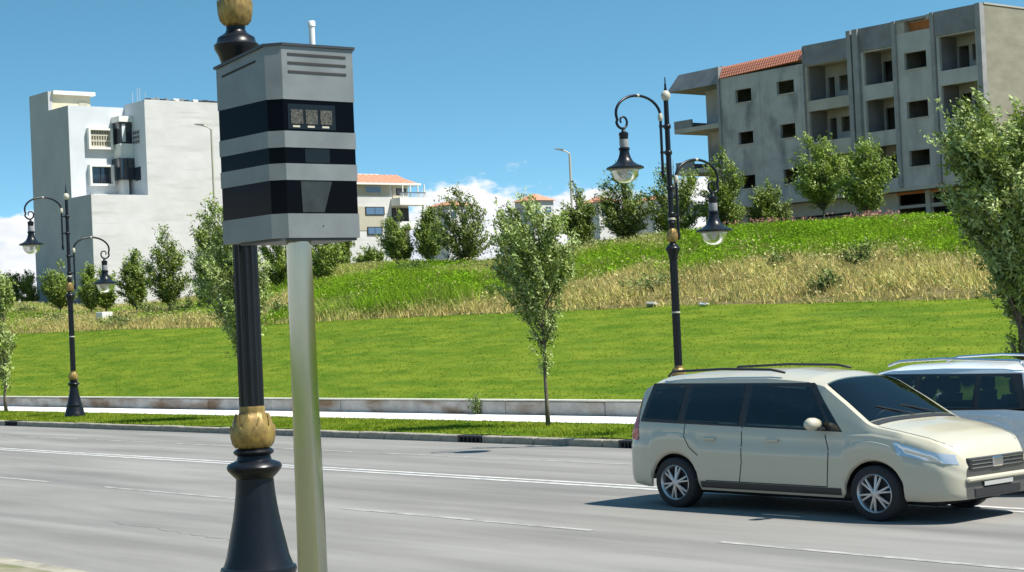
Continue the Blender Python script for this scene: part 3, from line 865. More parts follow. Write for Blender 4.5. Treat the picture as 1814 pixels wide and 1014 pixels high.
# body behind: floors, partitions, rear and end walls
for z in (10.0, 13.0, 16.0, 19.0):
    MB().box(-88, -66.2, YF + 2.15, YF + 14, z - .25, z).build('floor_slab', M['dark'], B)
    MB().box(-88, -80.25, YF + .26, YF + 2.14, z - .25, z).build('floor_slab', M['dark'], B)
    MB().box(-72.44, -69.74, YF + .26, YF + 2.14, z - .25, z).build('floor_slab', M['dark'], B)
bld(MB().box(-88, -66.2, YF + 13.9, YF + 14.2, 5, 19.6), 'rear_wall', 'conc2')
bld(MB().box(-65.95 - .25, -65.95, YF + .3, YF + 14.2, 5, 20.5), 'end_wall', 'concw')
MB().box(-66.35, -65.9, YF + .26, YF + 14.3, 20.503, 20.6).build('coping', M['sill'], B)
for x in (-88, -80.3, -76.2, -72.6, -69.6):
    MB().box(x - .1, x + .1, YF + .32, YF + 13.8, 10.0, 19.0).build('partition_wall', M['conc'], B)
bld(MB().box(-88, -66.3, YF + 3.5, YF + 3.6, 10.0, 19.0), 'inner_wall', 'conc')
bld(MB().box(-87.9, -66.3, YF + .3, YF + 14, 19.05, 19.3), 'roof_slab', 'conc')
# left end bay: set-back wall, wrap-round balconies, see-through corner windows
YA = YF + 1.9
bld(wall_y(-91.3, -88.1, 9.0, 18.5, YA, .2, [(-89.55, -88.5, 16.85, 17.95), (-89.45, -88.4, 13.95, 15.0), (-89.4, -88.4, 10.9, 11.9)]), 'set_back_wall', 'conc')
bld(wall_x(YA + .2, YA + 9, 9.0, 18.5, -91.1, .2, [(YA + .3, YA + 4.6, 16.5, 18.1), (YA + .3, YA + 4.6, 13.6, 15.1), (YA + .3, YA + 4.6, 10.6, 12.0)]), 'set_back_end_wall', 'conc')
for z in (13.0, 16.0, 10.05):
    bld(MB().box(-91.1, -88.1, YA + .21, YA + 9, z - .2, z), 'floor_slab', 'conc')
    bld(MB().box(-92.75, -88.15, YF, YA - .003, z - .55, z - .22), 'balcony_slab', 'sill')
    bld(MB().box(-92.75, -91.303, YA, YA + 7, z - .55, z - .22), 'balcony_slab', 'sill')
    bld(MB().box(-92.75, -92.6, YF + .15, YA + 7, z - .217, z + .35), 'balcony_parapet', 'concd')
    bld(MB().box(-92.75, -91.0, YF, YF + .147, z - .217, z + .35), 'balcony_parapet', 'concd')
mb = MB().add([(-93.2, YF - .15, 18.5), (-88.05, YF - .15, 18.5), (-88.05, YF + .35, 19.78), (-92.4, YF + .35, 19.72), (-93.2, YA + 7, 18.5), (-88.05, YA + 7, 18.5), (-92.4, YA + 7, 19.72), (-88.05, YA + 7, 19.78)],
              [(0, 1, 2, 3), (0, 3, 6, 4), (3, 2, 7, 6), (0, 4, 5, 1), (1, 5, 7, 2), (4, 6, 7, 5)])
bld(mb, 'sloped_roof_fascia', 'concd')
# ground storey, set back under the overhang
bld(MB().box(-88.2, -66.0, YF - .02, YF + 1.1, 9.62, 9.845), 'overhang_soffit', 'sill')
YG = YF + 1.0
gw = bld(wall_y(-91, -66.2, 5.0, 9.6, YG, .2, [(-73.7, -71.5, 6.0, 8.55), (-73.7, -71.5, 8.75, 9.45), (-71.1, -68.3, 6.0, 8.5), (-71.1, -68.3, 8.75, 9.42), (-84, -77.5, 8.52, 8.68)]), 'ground_storey_wall', 'beige')
bld(MB().box(-73.8, -68.0, YG - .05, YG + .1, 8.56, 8.745), 'transom_beam', 'sill')
bld(MB().box(-71.48, -71.12, YG - .12, YG + .25, 5.5, 9.6), 'pier', 'sill')
bld(MB().box(-73.8, -68.0, YG - .03, YG + .15, 9.453, 9.6), 'lintel', 'brickor')
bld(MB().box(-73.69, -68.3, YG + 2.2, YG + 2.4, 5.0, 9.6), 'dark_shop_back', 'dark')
bld(MB().box(-84.3, -77.2, YG + .3, YG + .5, 8.2, 9.3), 'dark_gap_back', 'dark')  # added dark board, keeps brightness behind from showing through the gap
brk = bld(MB().box(-91, -76, YG - .3, YG - .1, 5.0, 8.48), 'brick_plinth', 'brickred')

# --- white building on the left
Wb = tag(empty('white_building', (0, 0, 0)), 'tall blank white building with stepped corner, small framed windows and cream rooftop room', 'building')
X0, X1, Y0, Y2 = -125.5, -128.8, 62.6, 67.4
def wb(mb, n, m): return mb.build(n, M[m], Wb)
wb(MB().box(X1 + .001 - .3, X0, Y0, 85, 3.5, 13.55), 'lower_block', 'white')
wb(MB().box(X1 - .3, X0, Y2, 85, 13.55, 20.75), 'upper_block', 'white')
wb(MB().box(-135.6, X1, Y0, Y2 + 10, 3.5, 20.35), 'tower', 'whiteb')
# road-facing sides: shade is put into the colour of the greyer sheets
wb(MB().box(-135.62, X1 + .004, Y0 - .03, Y0 - .002, 3.5, 20.72), 'shaded_side', 'greyw')
wb(MB().box(X1 + .006, X0 + .0, Y0 - .028, Y0 - .002, 3.5, 13.56), 'shaded_side', 'greyw')
wb(MB().box(X1 + .01, X0 - .002, Y2 - .02, Y2 - .002, 13.56, 20.76), 'shaded_side', 'whiteb')
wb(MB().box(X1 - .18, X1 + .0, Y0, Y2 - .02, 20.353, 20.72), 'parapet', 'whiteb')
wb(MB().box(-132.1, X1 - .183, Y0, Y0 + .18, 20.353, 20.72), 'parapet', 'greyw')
wb(MB().box(X0 - .2, X0, Y2, 85, 20.753, 20.98), 'parapet', 'white')
wb(MB().box(X1, X0 - .203, Y2, Y2 + .2, 20.753, 20.95), 'parapet', 'whiteb')
wb(MB().box(-133.5, X0 + .03, 62.55, 62.6, 3.0, 5.9), 'dark_base', 'concd')  # darker strip along the foot of the road-facing wall
ph = wb(MB().box(-135.6, -132.25, Y0 + .3, 66.2, 20.353, 22.0), 'rooftop_room', 'cream')
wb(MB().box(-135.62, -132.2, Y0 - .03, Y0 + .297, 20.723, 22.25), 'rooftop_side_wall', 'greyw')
wb(MB().box(-135.6, -131.9, Y0 + .3, 66.5, 22.003, 22.3), 'rooftop_slab', 'whitex')
MB().box(-132.24, -132.2, 65.2, 65.9, 20.4, 21.5).build('door', M['beige'], Wb)
# framed windows of the tower
def framed(y0, y1, z0, z1, grille):
    f = MB()
    t = .16; pr = .38
    f.box(X1 + .002, X1 + pr, y0, y1, z1 - t, z1).box(X1 + .002, X1 + pr, y0, y1, z0, z0 + t)
    f.box(X1 + .002, X1 + pr, y0, y0 + t, z0 + t, z1 - t).box(X1 + .002, X1 + pr, y1 - t, y1, z0 + t, z1 - t)
    o = f.build('window_frame', M['whitex'], Wb)
    if grille:
        MB().box(X1 + .003, X1 + .06, y0 + t, y1 - t, z0 + t, z1 - t).build('recess', M['beige'], o)
        zz = [z0 + t + (z1 - z0 - 2 * t) * k / 3 for k in range(4)]
        for k in range(3):
            MB().box(X1 + .065, X1 + .2, y0 + t, y1 - t, zz[k] + .0, zz[k] + .14).build('slat', M['ring'], o)
        for k in range(8):
            yy = y0 + t + (y1 - y0 - 2 * t) * (k + .5) / 8
            MB().box(X1 + .07, X1 + .19, yy - .04, yy + .04, z0 + t + .141, z1 - t).build('fin', M['ring'], o)
    else:
        MB().box(X1 + .003, X1 + .05, y0 + t, y1 - t, z0 + t, z1 - t).build('pane', M['wglass'], o)
        MB().box(X1 + .052, X1 + .09, (y0 + y1) / 2 - .03, (y0 + y1) / 2 + .03, z0 + t, z1 - t).build('mullion', M['blackp'], o)
framed(64.05, 66.12, 17.35, 19.0, True)
framed(64.05, 66.12, 14.5, 16.15, False)
wb(MB().box(X1 + .002, X1 + .3, 64.3, 66.1, 13.57, 13.85), 'ledge', 'whitex')
# projecting glazed bay between tower and block
wb(MB().box(X1 + .002, X1 + 1.3, 66.2, Y2 - .023, 19.45, 19.9), 'bay_roof', 'whitex')
wb(MB().box(X1 + .002, X1 + 1.1, 66.3, Y2 - .023, 17.75, 19.447), 'bay_window', 'wglass')
wb(MB().box(X1 + .8, X1 + 1.13, 66.5, 66.8, 17.9, 19.3), 'bay_post', 'whiteb')
wb(MB().box(X1 + .002, X1 + 1.2, 66.3, Y2 - .023, 16.6, 17.747), 'bay_spandrel', 'whitex')
wb(MB().box(X1 + .002, X1 + 1.35, 66.1, Y2 - .023, 14.9, 16.597), 'bay_window', 'wglass')
for yy in (66.1, 66.75):
    wb(MB().box(X1 + 1.3, X1 + 1.4, yy, yy + .09, 14.9, 16.597), 'mullion', 'blackp')
wb(MB().box(X1 + .002, X1 + 1.0, 66.5, 67.0, 13.57, 14.897), 'bay_spandrel', 'whitex')
# openings in the return wall
o = MB().box(-127.55, -126.45, Y2 - .05, Y2 - .022, 17.65, 18.75).build('vent_block', M['greyw'], Wb)
for a in range(3):
    for b in range(3):
        MB().box(-127.47 + a * .35, -127.25 + a * .35, Y2 - .06, Y2 - .052, 17.73 + b * .35, 17.95 + b * .35).build('vent_hole', M['dark'], o)
o = MB().box(-127.4, -126.5, Y2 - .05, Y2 - .022, 14.8, 15.85).build('window_frame', M['blackp'], Wb)
MB().box(-127.3, -126.6, Y2 - .07, Y2 - .053, 14.9, 15.75).build('pane', M['wglass'], o)
# rebar and rubble on the roof edge
for k, (x, y, h) in enumerate([(-127.8, 67.6, .9), (-127.2, 67.7, 1.15), (-126.6, 67.6, 1.05), (-126.1, 67.8, .7)]):
    MB().tube([(x, y, 20.9), (x + .03, y, 20.95 + h)], .025, 5).build('rebar', M['rodm'], Wb)
r = random.Random(3)
for k in range(16):
    y = 67.8 + k * .42 + r.uniform(-.1, .1); l = r.uniform(.1, .3); h = r.uniform(.06, .2)
    MB().cbox(-125.72, -125.55, y - l, y + l, 20.985, 20.985 + h, .02).build('roof_rubble', r.choice([M['dark'], M['dark'], M['whitex'], M['concd'], M['dark']]), Wb)

# --- tile-roofed apartment block beyond the hill
A = tag(empty('apartment_block', (0, 0, 0)), 'small white apartment block with red tile roof, balcony and blue windows beside the speed camera', 'building')
XA = -203.0
MB().box(XA - 12, XA, 128, 149.3, 5, 22.15).build('wall', M['white'], A)
MB().box(XA + .003, XA + .06, 138.5, 146.2, 20.75, 22.13).build('wall_band', M['beige'], A)
MB().box(XA + .003, XA + .06, 138.5, 144.9, 15.9, 19.2).build('wall_band', M['beige'], A)
MB().box(XA - 12.5, XA + .9, 127.5, 151.0, 22.153, 22.42).build('eave_slab', M['whitex'], A)
mb = MB().add([(XA + .8, 127.6, 22.423), (XA + .8, 150.5, 22.423), (XA - 3, 149.2, 23.9), (XA - 3, 128, 23.9), (XA - 8, 149.2, 23.9), (XA - 8, 128, 23.9), (XA - 12.4, 150.5, 22.423), (XA - 12.4, 127.6, 22.423)],
              [(0, 1, 2, 3), (3, 2, 4, 5), (5, 4, 6, 7), (1, 6, 4, 2), (0, 3, 5, 7)])
rf = mb.build('roof', M['tilef'], A)
for k in range(24):
    y = 128 + k * .92
    MB().add([(XA + .8, y, 22.44), (XA + .8, y + .25, 22.5), (XA - 2.9, y + .25, 23.96), (XA - 2.9, y, 23.9), (XA + .8, y + .5, 22.44), (XA - 2.9, y + .5, 23.9)], [(0, 1, 2, 3), (1, 4, 5, 2)]).build('tile_rib', M['tilef'], rf)
MB().box(XA - 5, XA - 4.2, 142, 142.9, 23.9, 24.7).build('chimney', M['dark'], A)
MB().box(XA - 5.5, XA - 3.6, 139, 147, 23.903, 24.05).build('roof_slab', M['whitex'], A)
def win(y0, y1, z0, z1, fr='blackp', g='bglass'):
    o = MB().box(XA + .062, XA + .14, y0, y1, z0, z1).build('window', M[fr], A)
    n = 2
    for k in range(n):
        a = y0 + .12 + (y1 - y0 - .24) * k / n; b = y0 + .12 + (y1 - y0 - .24) * (k + 1) / n - .08
        MB().box(XA + .142, XA + .17, a, b, z0 + .1, z1 - .12).build('pane', M[g], o)
win(142.0, 144.8, 21.0, 22.05, 'ring'); win(141.9, 145.1, 18.0, 19.0 + .15); win(142.1, 144.6, 15.3, 16.4)
win(139, 140.6, 18.0, 19.15); win(141.5, 143.4, 12.3, 13.0); win(139.0, 140.8, 21.0, 22.0, 'ring')
MB().box(XA + .003, XA + .12, 146.6, 149.2, 20.4, 22.13).build('loggia_recess', M['beige'], A)
win(147.2, 148.9, 20.75, 21.75, 'dark', 'wglass')
MB().box(XA + .003, XA + 2.2, 146.3, 150.9, 19.3, 20.3).build('balcony', M['whitex'], A)
rl = MB().tube([(XA + 2.1, 146.4, 21.0), (XA + 2.1, 150.8, 21.0)], .05, 4).build('balcony_rail', M['blackp'], A)
for k in range(20):
    MB().box(XA + 2.08, XA + 2.12, 146.4 + k * .23, 146.45 + k * .23, 20.3, 21.0).build('baluster', M['rodm'], rl)
for y in (146.9, 148.2, 149.5, 150.6):
    MB().box(XA + 1.9, XA + 2.05, y, y + .14, 20.303, 22.15).build('balcony_post', M['whitex'], A)
MB().box(XA + .003, XA + .15, 146.4, 149.2, 17.2, 19.0).build('loggia_recess', M['dark'], A)
MB().box(XA + .003, XA + 2.0, 146.2, 150.9, 16.0, 17.0).build('balcony', M['whitex'], A)
MB().box(XA + 1.5, XA + 1.7, 150.5, 150.7, 17.0, 19.3).build('balcony_post', M['whitex'], A)

# --- small hipped houses whose roofs show over the crest
def house(px, d, w, pt, pr, label, rw=None):
    c = EYE + pix(px, 360) * d
    zt = EYE[2] + pix(px, pt)[2] * d; zr = EYE[2] + pix(px, pr)[2] * d
    e = tag(empty('house', (c[0], c[1], 0)), label, 'house', 'red-roofed houses beyond the crest')
    MB().box(-w * .5, w * .5, -w * .5, w * .5, 5, zr).build('wall', M['white'], e)
    q = w * .5 + .5
    MB().add([(-q, -q, zr), (q, -q, zr), (q, q, zr), (-q, q, zr), (-.6, 0, zt), (.6, 0, zt)], [(0, 1, 5, 4), (1, 2, 5), (2, 3, 4, 5), (3, 0, 4), (3, 2, 1, 0)]).build('roof', M['tilef'], e)
    for k in (-1, 1):
        o = MB().box(w * .5 + .003, w * .5 + .06, k * w * .25 - .6, k * w * .25 + .6, zr - 2.4, zr - 1.2).build('window', M['blackp'], e)
        MB().box(w * .5 + .062, w * .5 + .09, k * w * .25 - .5, k * w * .25 + .5, zr - 2.3, zr - 1.3).build('pane', M['bglass'], o)
        MB().box(k * w * .25 - .6, k * w * .25 + .6, -w * .5 - .06, -w * .5 - .003, zr - 2.4, zr - 1.2).build('window', M['wglass'], e)
house(946, 330, 5.0, 344, 357, 'house roof peeking above the slim roadside tree')
house(1062, 320, 5.2, 349, 360, 'house roof between the two dark hill trees')
house(797, 340, 6.0, 356, 366, 'house roof behind the broad dark hill tree')
house(1160, 320, 5, 346, 356, 'house roof seen just left of the right street lamp pole')

# --- thin modern street lights
def thin_light(px, Y, py, rad, arm, label):
    d_ = pix(px, py); ztop = EYE[2] + d_[2] * Y / d_[1]
    X = slope_a(px, 340) * Y
    e = tag(empty('street_light', (X, Y, float(terrain(X, Y)))), label, 'street light', 'thin modern street lights')
    h = ztop - float(terrain(X, Y))
    MB().tube([(0, 0, -.2), (0, 0, h)], [rad * 1.3, rad], 8).build('pole', M['ring'], e)
    ad = Vector((-LAT[0], -LAT[1], 0)) * arm
    MB().tube([(0, 0, h - .02), (ad.x * .5, ad.y * .5, h + .16), (ad.x, ad.y, h + .22)], rad * .7, 6).build('arm', M['ring'], e)
    u = ad.normalized(); hd = MB(); w = Vector((-u.y, u.x, 0)) * .14
    P = [ad * .9 + Vector((0, 0, h + .2)), ad + u * .55 + Vector((0, 0, h + .33))]
    vs = [P[0] - w, P[0] + w, P[1] + w * .7, P[1] - w * .7, P[0] - w + Vector((0, 0, .12)), P[0] + w + Vector((0, 0, .12)), P[1] + w * .6 + Vector((0, 0, .06)), P[1] - w * .6 + Vector((0, 0, .06))]
    hd.add(vs, [(0, 1, 2, 3), (7, 6, 5, 4), (0, 4, 5, 1), (1, 5, 6, 2), (2, 6, 7, 3), (3, 7, 4, 0)]).build('lamp_head', M['fin'], e)
thin_light(1012, 80, 272, .07, .45, 'thin grey street light standing alone against the clouds above the crest')
thin_light(379, 58, 228, .07, .5, 'thin grey street light before the white wall, beside the speed camera box')

# ------------------------------------------------------------------ ornamental street lamps
def make_lamp(low=-1.18):
    e = empty('street_lamp', (0, 0, 0))
    b = M['black']
    MB().lathe([(.30, 0), (.30, .08), (.27, .12), (.26, .22), (.24, .26), (.232, .30), (.24, .32), (.244, .338), (.238, .355), (.222, .362), (.20, .42), (.174, .54), (.152, .64), (.138, .72), (.126, .81), (.119, .90)], 28).build('base', b, e, True, 40)
    MB().lathe([(.119, .90), (.15, .93), (.172, .955), (.176, .973), (.165, .992), (.112, 1.012), (.105, 1.04), (.125, 1.052), (.13, 1.066), (.115, 1.08), (.10, 1.086)], 28).build('neck_ring', b, e, True, 40)
    MB().lathe([(.098, 1.085), (.118, 1.11), (.130, 1.16), (.129, 1.20), (.118, 1.25), (.10, 1.285), (.088, 1.30), (.084, 1.315), (.086, 1.33), (.082, 1.345)], 32, flute=.09, nf=8).build('gilded_bulb', M['gold'], e, True, 60)
    def petals(prof, n, w, e_):
        m_ = MB()
        for row in (0, 1):
            for k in range(n):
                a0 = 2 * math.pi * (k + .5 * row) / n; vs = []; fs = []
                for i in range(7):
                    t = i / 6; z = prof[0][1] + (prof[-1][1] - prof[0][1]) * (t * (.62 if row else .95))
                    rr = lerp_(z, prof) + .006 + .004 * row + (.005 * max(0, t - .75) * 4)
                    hw = w * math.sin(math.pi * min(1, .12 + t * .86)) ** .7
                    for q, dr in ((-1, -.006), (0, .005), (1, -.006)):
                        a = a0 + q * hw; vs.append(((rr + dr) * math.cos(a), (rr + dr) * math.sin(a), z))
                    if i: fs += [(3 * i - 3 + q, 3 * i - 2 + q, 3 * i + 1 + q, 3 * i + q) for q in (0, 1)]
                m_.add(vs, fs)
        return m_.build('gilded_leaves', M['gold'], e_, True)
    lerp_ = lambda z, P: float(np.interp(z, [p[1] for p in P], [p[0] for p in P]))
    petals([(.10, 1.09), (.118, 1.11), (.130, 1.16), (.129, 1.20), (.118, 1.25), (.10, 1.285), (.09, 1.31)], 8, .36, e)
    petals([(.065, 3.71), (.085, 3.73), (.098, 3.79), (.098, 3.84), (.082, 3.92), (.064, 3.955)], 8, .36, e)
    MB().lathe([(.079, 1.345), (.079, 2.28), (.077, 3.42)], 48, flute=.13, nf=12).build('fluted_shaft', b, e, True, 60)
    MB().lathe([(.086, 2.35), (.086, 2.38)], 20).build('ring', M['ring'], e, True, 40)
    MB().lathe([(.082, 3.38), (.095, 3.45), (.118, 3.52), (.142, 3.56), (.145, 3.585), (.125, 3.60), (.118, 3.63), (.07, 3.66), (.06, 3.68), (.062, 3.70)], 28).build('collar', b, e, True, 40)
    MB().lathe([(.06, 3.70), (.085, 3.73), (.098, 3.79), (.098, 3.84), (.082, 3.92), (.06, 3.965)], 32, flute=.12, nf=8).build('gilded_bulb', M['gold'], e, True, 60)
    MB().lathe([(.058, 3.965), (.06, 4.05), (.075, 4.08), (.06, 4.11), (.055, 4.3), (.052, 5.2), (.047, 6.45)], 18).build('upper_shaft', b, e, True, 40)
    MB().lathe([(.068, 4.13), (.072, 4.15), (.068, 4.17)], 18).build('ring', M['ring'], e, True, 40)
    MB().lathe([(.05, 6.42), (.085, 6.47), (.092, 6.53), (.07, 6.58), (.035, 6.61)], 18).build('finial_ball', M['ring'], e, True, 50)
    MB().lathe([(.035, 6.60), (.02, 6.68), (.022, 6.72), (.012, 6.76), (.012, 6.84), (.002, 6.88)], 12).build('finial', b, e, True, 50)
    def arm(sy, dz):
        pts = []
        r1 = .525
        # upright rod, big hook, inner curl
        y = lambda v: sy * v
        rod = MB().tube([(0, y(.17), 5.05 + dz), (0, y(.17), 6.05 + dz)], .027, 8)
        rod.lathe([(.022, -.14), (.03, -.1), (.04, -.04), (.03, 0)], 10, (0, y(.17), 5.07 + dz))
        a_ = rod.build('bracket_rod', b, e, True, 50)
        for zz in (5.42, 5.92):
            MB().box(-.028, .028, min(y(.02), y(.19)), max(y(.02), y(.19)), zz + dz - .022, zz + dz + .022).build('clamp', b, a_)
            MB().lathe([(.066, -.04), (.074, 0), (.066, .04)], 16, (0, 0, zz + dz)).build('clamp_ring', b, a_, True)
        MB().lathe([(.03, 6.02 + dz), (.048, 6.05 + dz), (.05, 6.11 + dz), (.03, 6.17 + dz)], 12, (0, y(.17), 0)).build('knuckle', M['ring'], a_, True, 50)
        for i in range(25):
            t = i / 24; an = math.pi * (-.02 + 1.12 * t)
            pts.append((0, y(.17 + .575 * (1 - math.cos(an))), 6.12 + dz + .36 * math.sin(an) + (0 if an < math.pi else 0)))
        # from the outermost point curl inwards
        c0 = (1.16, 5.98); R0 = .165
        st = pts[-1]
        for i in range(1, 26):
            t = i / 25; an = math.radians(175 + 400 * t); rr = R0 * (1 - .72 * t)
            pts.append((0, y(c0[0] - rr * math.cos(an)), c0[1] + dz + rr * math.sin(an) * 1.0))
        rs = [.027] * 25 + [.026 - .010 * i / 25 for i in range(25)]
        MB().tube(pts, rs, 8).build('scroll_arm', b, e, True, 60)
        MB().lathe([(.028, -.03), (.042, 0), (.028, .03)], 10, (0, y(.745), 6.48 + dz)).build('arm_bead', M['ring'], e, True)
        # lantern
        cy = y(1.15)
        h = MB().lathe([(.02, 5.86), (.035, 5.8), (.05, 5.78), (.088, 5.765), (.092, 5.73), (.085, 5.70), (.082, 5.64)], 24, (0, cy, dz)).build('lantern', b, e, True, 40)
        MB().lathe([(.084, 5.64), (.086, 5.6), (.084, 5.52), (.08, 5.49)], 24, (0, cy, dz)).build('lantern_band', M['fin'], h, True, 40)
        MB().lathe([(.08, 5.49), (.105, 5.48), (.108, 5.45), (.09, 5.43), (.095, 5.37), (.12, 5.29), (.16, 5.22), (.235, 5.165), (.33, 5.13), (.355, 5.11), (.355, 5.085), (.33, 5.08)], 32, (0, cy, dz)).build('hood', b, h, True, 40)
        MB().lathe([(.255, 5.08), (.252, 5.04), (.235, 4.97), (.2, 4.90), (.14, 4.85), (.06, 4.825), (.01, 4.82)], 28, (0, cy, dz)).build('glass_bowl', M['lglass'], h, True)
        MB().lathe([(.262, 5.055), (.265, 5.07), (.262, 5.079)], 28, (0, cy, dz)).build('glass_rim', M['ring'], h, True)
        MB().lathe([(.06, 5.07), (.055, 5.0), (.04, 4.94), (.01, 4.92)], 12, (0, cy, dz)).build('bulb', M['whitep'], h, True)
    arm(-1, 0.0)
    arm(1, low)
    return e
lamp = make_lamp()
GL = 'black two-armed ornamental street lamps'
lamp.location = (-24.02, 23.72, .14); lamp.scale = (.975, .975, .975)
tag(lamp, 'black two-lantern street lamp rising behind the beige car, before the concrete building', 'street lamp', GL)
l2 = copy_tree(lamp); l2.location = (-51.0, 24.6, .14); l2.scale = (1.03, 1.03, 1.03)
tag(l2, 'farthest black two-lantern street lamp, whole on the grass verge at the far left', 'street lamp', GL)
l3 = make_lamp(0.0); l3.location = (-9.96, 6.02, .55); l3.scale = (1, 1, 1.03)
tag(l3, 'nearest black fluted lamp post with gilded bulbs directly behind the speed camera', 'street lamp', GL)

# ------------------------------------------------------------------ speed camera
S = tag(empty('speed_camera', (-8.85, 5.71, .55)), 'silver and black banded speed camera box on a steel pole before the lamp post', 'speed camera')
def sc(mb, n, m, p=S, **k):
    o = mb.build(n, M[m], p, **k)
    if p is S: o.location = (8.85, -5.71, -.55)
    return o
xf, yf, ch = -8.734, 5.502, .07
def plan(g=0.0):
    return [(-9.347 - g, yf - g), (xf - ch, yf - g), (xf + g, yf + ch), (xf + g, 6.062 + g), (-9.0, 6.16 + g), (-9.347 - g, 5.95 + g)]
zb = 2.93
bands = [(2.93, 3.071, 'silver'), (3.071, 3.262, 'band'), (3.262, 3.358, 'silver'), (3.358, 3.449, 'band'), (3.449, 3.545, 'silver'), (3.545, 3.725, 'band')]
for a, b_, k in bands:
    if k == 'silver': sc(MB().prism(plan(0), a + .0005, b_ - .0005), 'silver_panel', 'silver')
    else: sc(MB().prism(plan(-.004), a, b_), 'black_band', 'bandblk')
P0 = plan(0)
zt = [3.972, 4.03, 4.032, 4.034, 4.0, 3.955]
top = sc(MB().prism(P0, 3.7255, 0, zt), 'silver_panel', 'silver')
lid = plan(.012)
vs = [(x, y, z + .001) for (x, y), z in zip(lid, zt)] + [(x, y, z + .016) for (x, y), z in zip(lid, zt)]
n6 = 6
sc(MB().add(vs, [tuple(range(6))[::-1], tuple(range(6, 12))] + [(i, (i + 1) % 6, 6 + (i + 1) % 6, 6 + i) for i in range(6)]), 'lid', 'lid')
# seams down the edges of the chamfer
# vents
for z in (3.986, 3.936, 3.885):
    sc(MB().box(xf + .0005, xf + .004, 5.612, 6.012, z - .0065, z + .0065), 'vent_slit', 'dark')
mb = MB().add([(-9.28, yf - .003, 3.915), (-8.90, yf - .003, 3.954), (-8.90, yf - .003, 3.966), (-9.28, yf - .003, 3.927), (-9.28, yf + .01, 3.915), (-8.90, yf + .01, 3.954), (-8.90, yf + .01, 3.966), (-9.28, yf + .01, 3.927)],
              [(0, 1, 2, 3), (0, 4, 5, 1), (3, 2, 6, 7)])
sc(mb, 'vent_slit', 'dark')
# windows in the bands
wf = xf - .004
w1 = sc(MB().box(wf + .0005, wf + .003, 5.60, 5.925, 3.556, 3.70), 'flash_window', 'bandwin')
for k in range(3):
    y = 5.618 + k * .10
    MB().cbox(wf + .0032, wf + .007, y, y + .082, 3.585, 3.668, .001).build('flash_lens', M['flash'], w1)
    MB().box(wf + .0032, wf + .005, y + .012, y + .06, 3.566, 3.577).build('lens_label', M['ring'], w1)
sc(MB().box(wf + .0005, wf + .003, 5.705, 5.874, 3.364, 3.443), 'lens_window', 'bandwin')
sc(MB().add([(wf + .003, 5.674, 3.078), (wf + .003, 5.822, 3.078), (wf + .003, 5.882, 3.256), (wf + .003, 5.668, 3.256)], [(0, 1, 2, 3)]), 'lens_window', 'bandwin2')
sc(MB().lathe([(.005, 0), (.004, .003)], 8, (xf + .002, 5.81, 3.0)), 'lock', 'lid')
sc(MB().box(-9.2, -8.75, 5.53, 6.05, 2.915, 2.9295), 'base_plate', 'lid')
sc(MB().lathe([(.0178, 3.96), (.0178, 4.165), (.022, 4.168), (.022, 4.195), (.018, 4.2)], 14, (-8.80, 5.83, 0)), 'antenna', 'whitep', smooth=True, angle=40)
sc(MB().lathe([(.092, .4), (.084, 1.2), (.078, 2.0), (.073, 2.9145)], 40, (-8.85, 5.71, 0)), 'pole', 'galv', smooth=True, angle=60)
sc(MB().lathe([(.13, .52), (.13, .56), (.095, .565), (.092, .6)], 24, (-8.85, 5.71, 0)), 'pole_flange', 'galv', smooth=True, angle=30)

# ------------------------------------------------------------------ cars
def lerp(x, P): return float(np.interp(x, [p[0] for p in P], [p[1] for p in P]))
class CarShape:
    def __init__(s, Lc, top, belt, w, wr, edge, wheels, sill=.24, rad=.37):
        s.L, s.top, s.belt, s.w, s.wr, s.edge, s.wheels, s.sill, s.rad = Lc, top, belt, w, wr, edge, wheels, sill, rad
    def bottom(s, x):
        b = s.sill + .04 * max(0, (.35 - x) / .35) + .02 * max(0, (x - s.L + .3) / .3)
        for c in s.wheels:
            if abs(x - c) < s.rad: b = max(b, .30 + math.sqrt(s.rad ** 2 - (x - c) ** 2))
        return b
    def section(s, x):
        T = lerp(x, s.top); Bt = min(lerp(x, s.belt), T - .03); W = lerp(x, s.w); WR = min(lerp(x, s.wr), W * .97); E = T - lerp(x, s.edge)
        E = max(E, Bt + .01); b = min(s.bottom(x), Bt - .06)
        rows = []
        for f, k in ((0, .955), (.06, .985), (.2, 1.0), (.4, 1.0), (.6, .998), (.72, .992), (.76, .975), (.88, .972), (.97, .962), (1, .95)):
            rows.append((W * k, b + f * (Bt - b)))
        for f in (.12, .35, .6, .85, 1):
            rows.append((W * .95 + (WR - W * .95) * (f ** 1.25), Bt + f * (E - Bt)))
        for f in (.97, .92, .82, .65, .4, .2, 0):
            rows.append((WR * f, T - (T - E) * (f ** 3.2)))
        return rows
    def side_y(s, x, z):
        r = s.section(x)[:15]
        zs = [q[1] for q in r]; ys = [q[0] for q in r]
        return float(np.interp(z, zs, ys))
    def top_z(s, x, y):
        T = lerp(x, s.top); E = max(T - lerp(x, s.edge), min(lerp(x, s.belt), T - .03) + .01); WR = min(lerp(x, s.wr), lerp(x, s.w) * .97)
        f = min(1, abs(y) / WR)
        return T - (T - E) * f ** 3.2
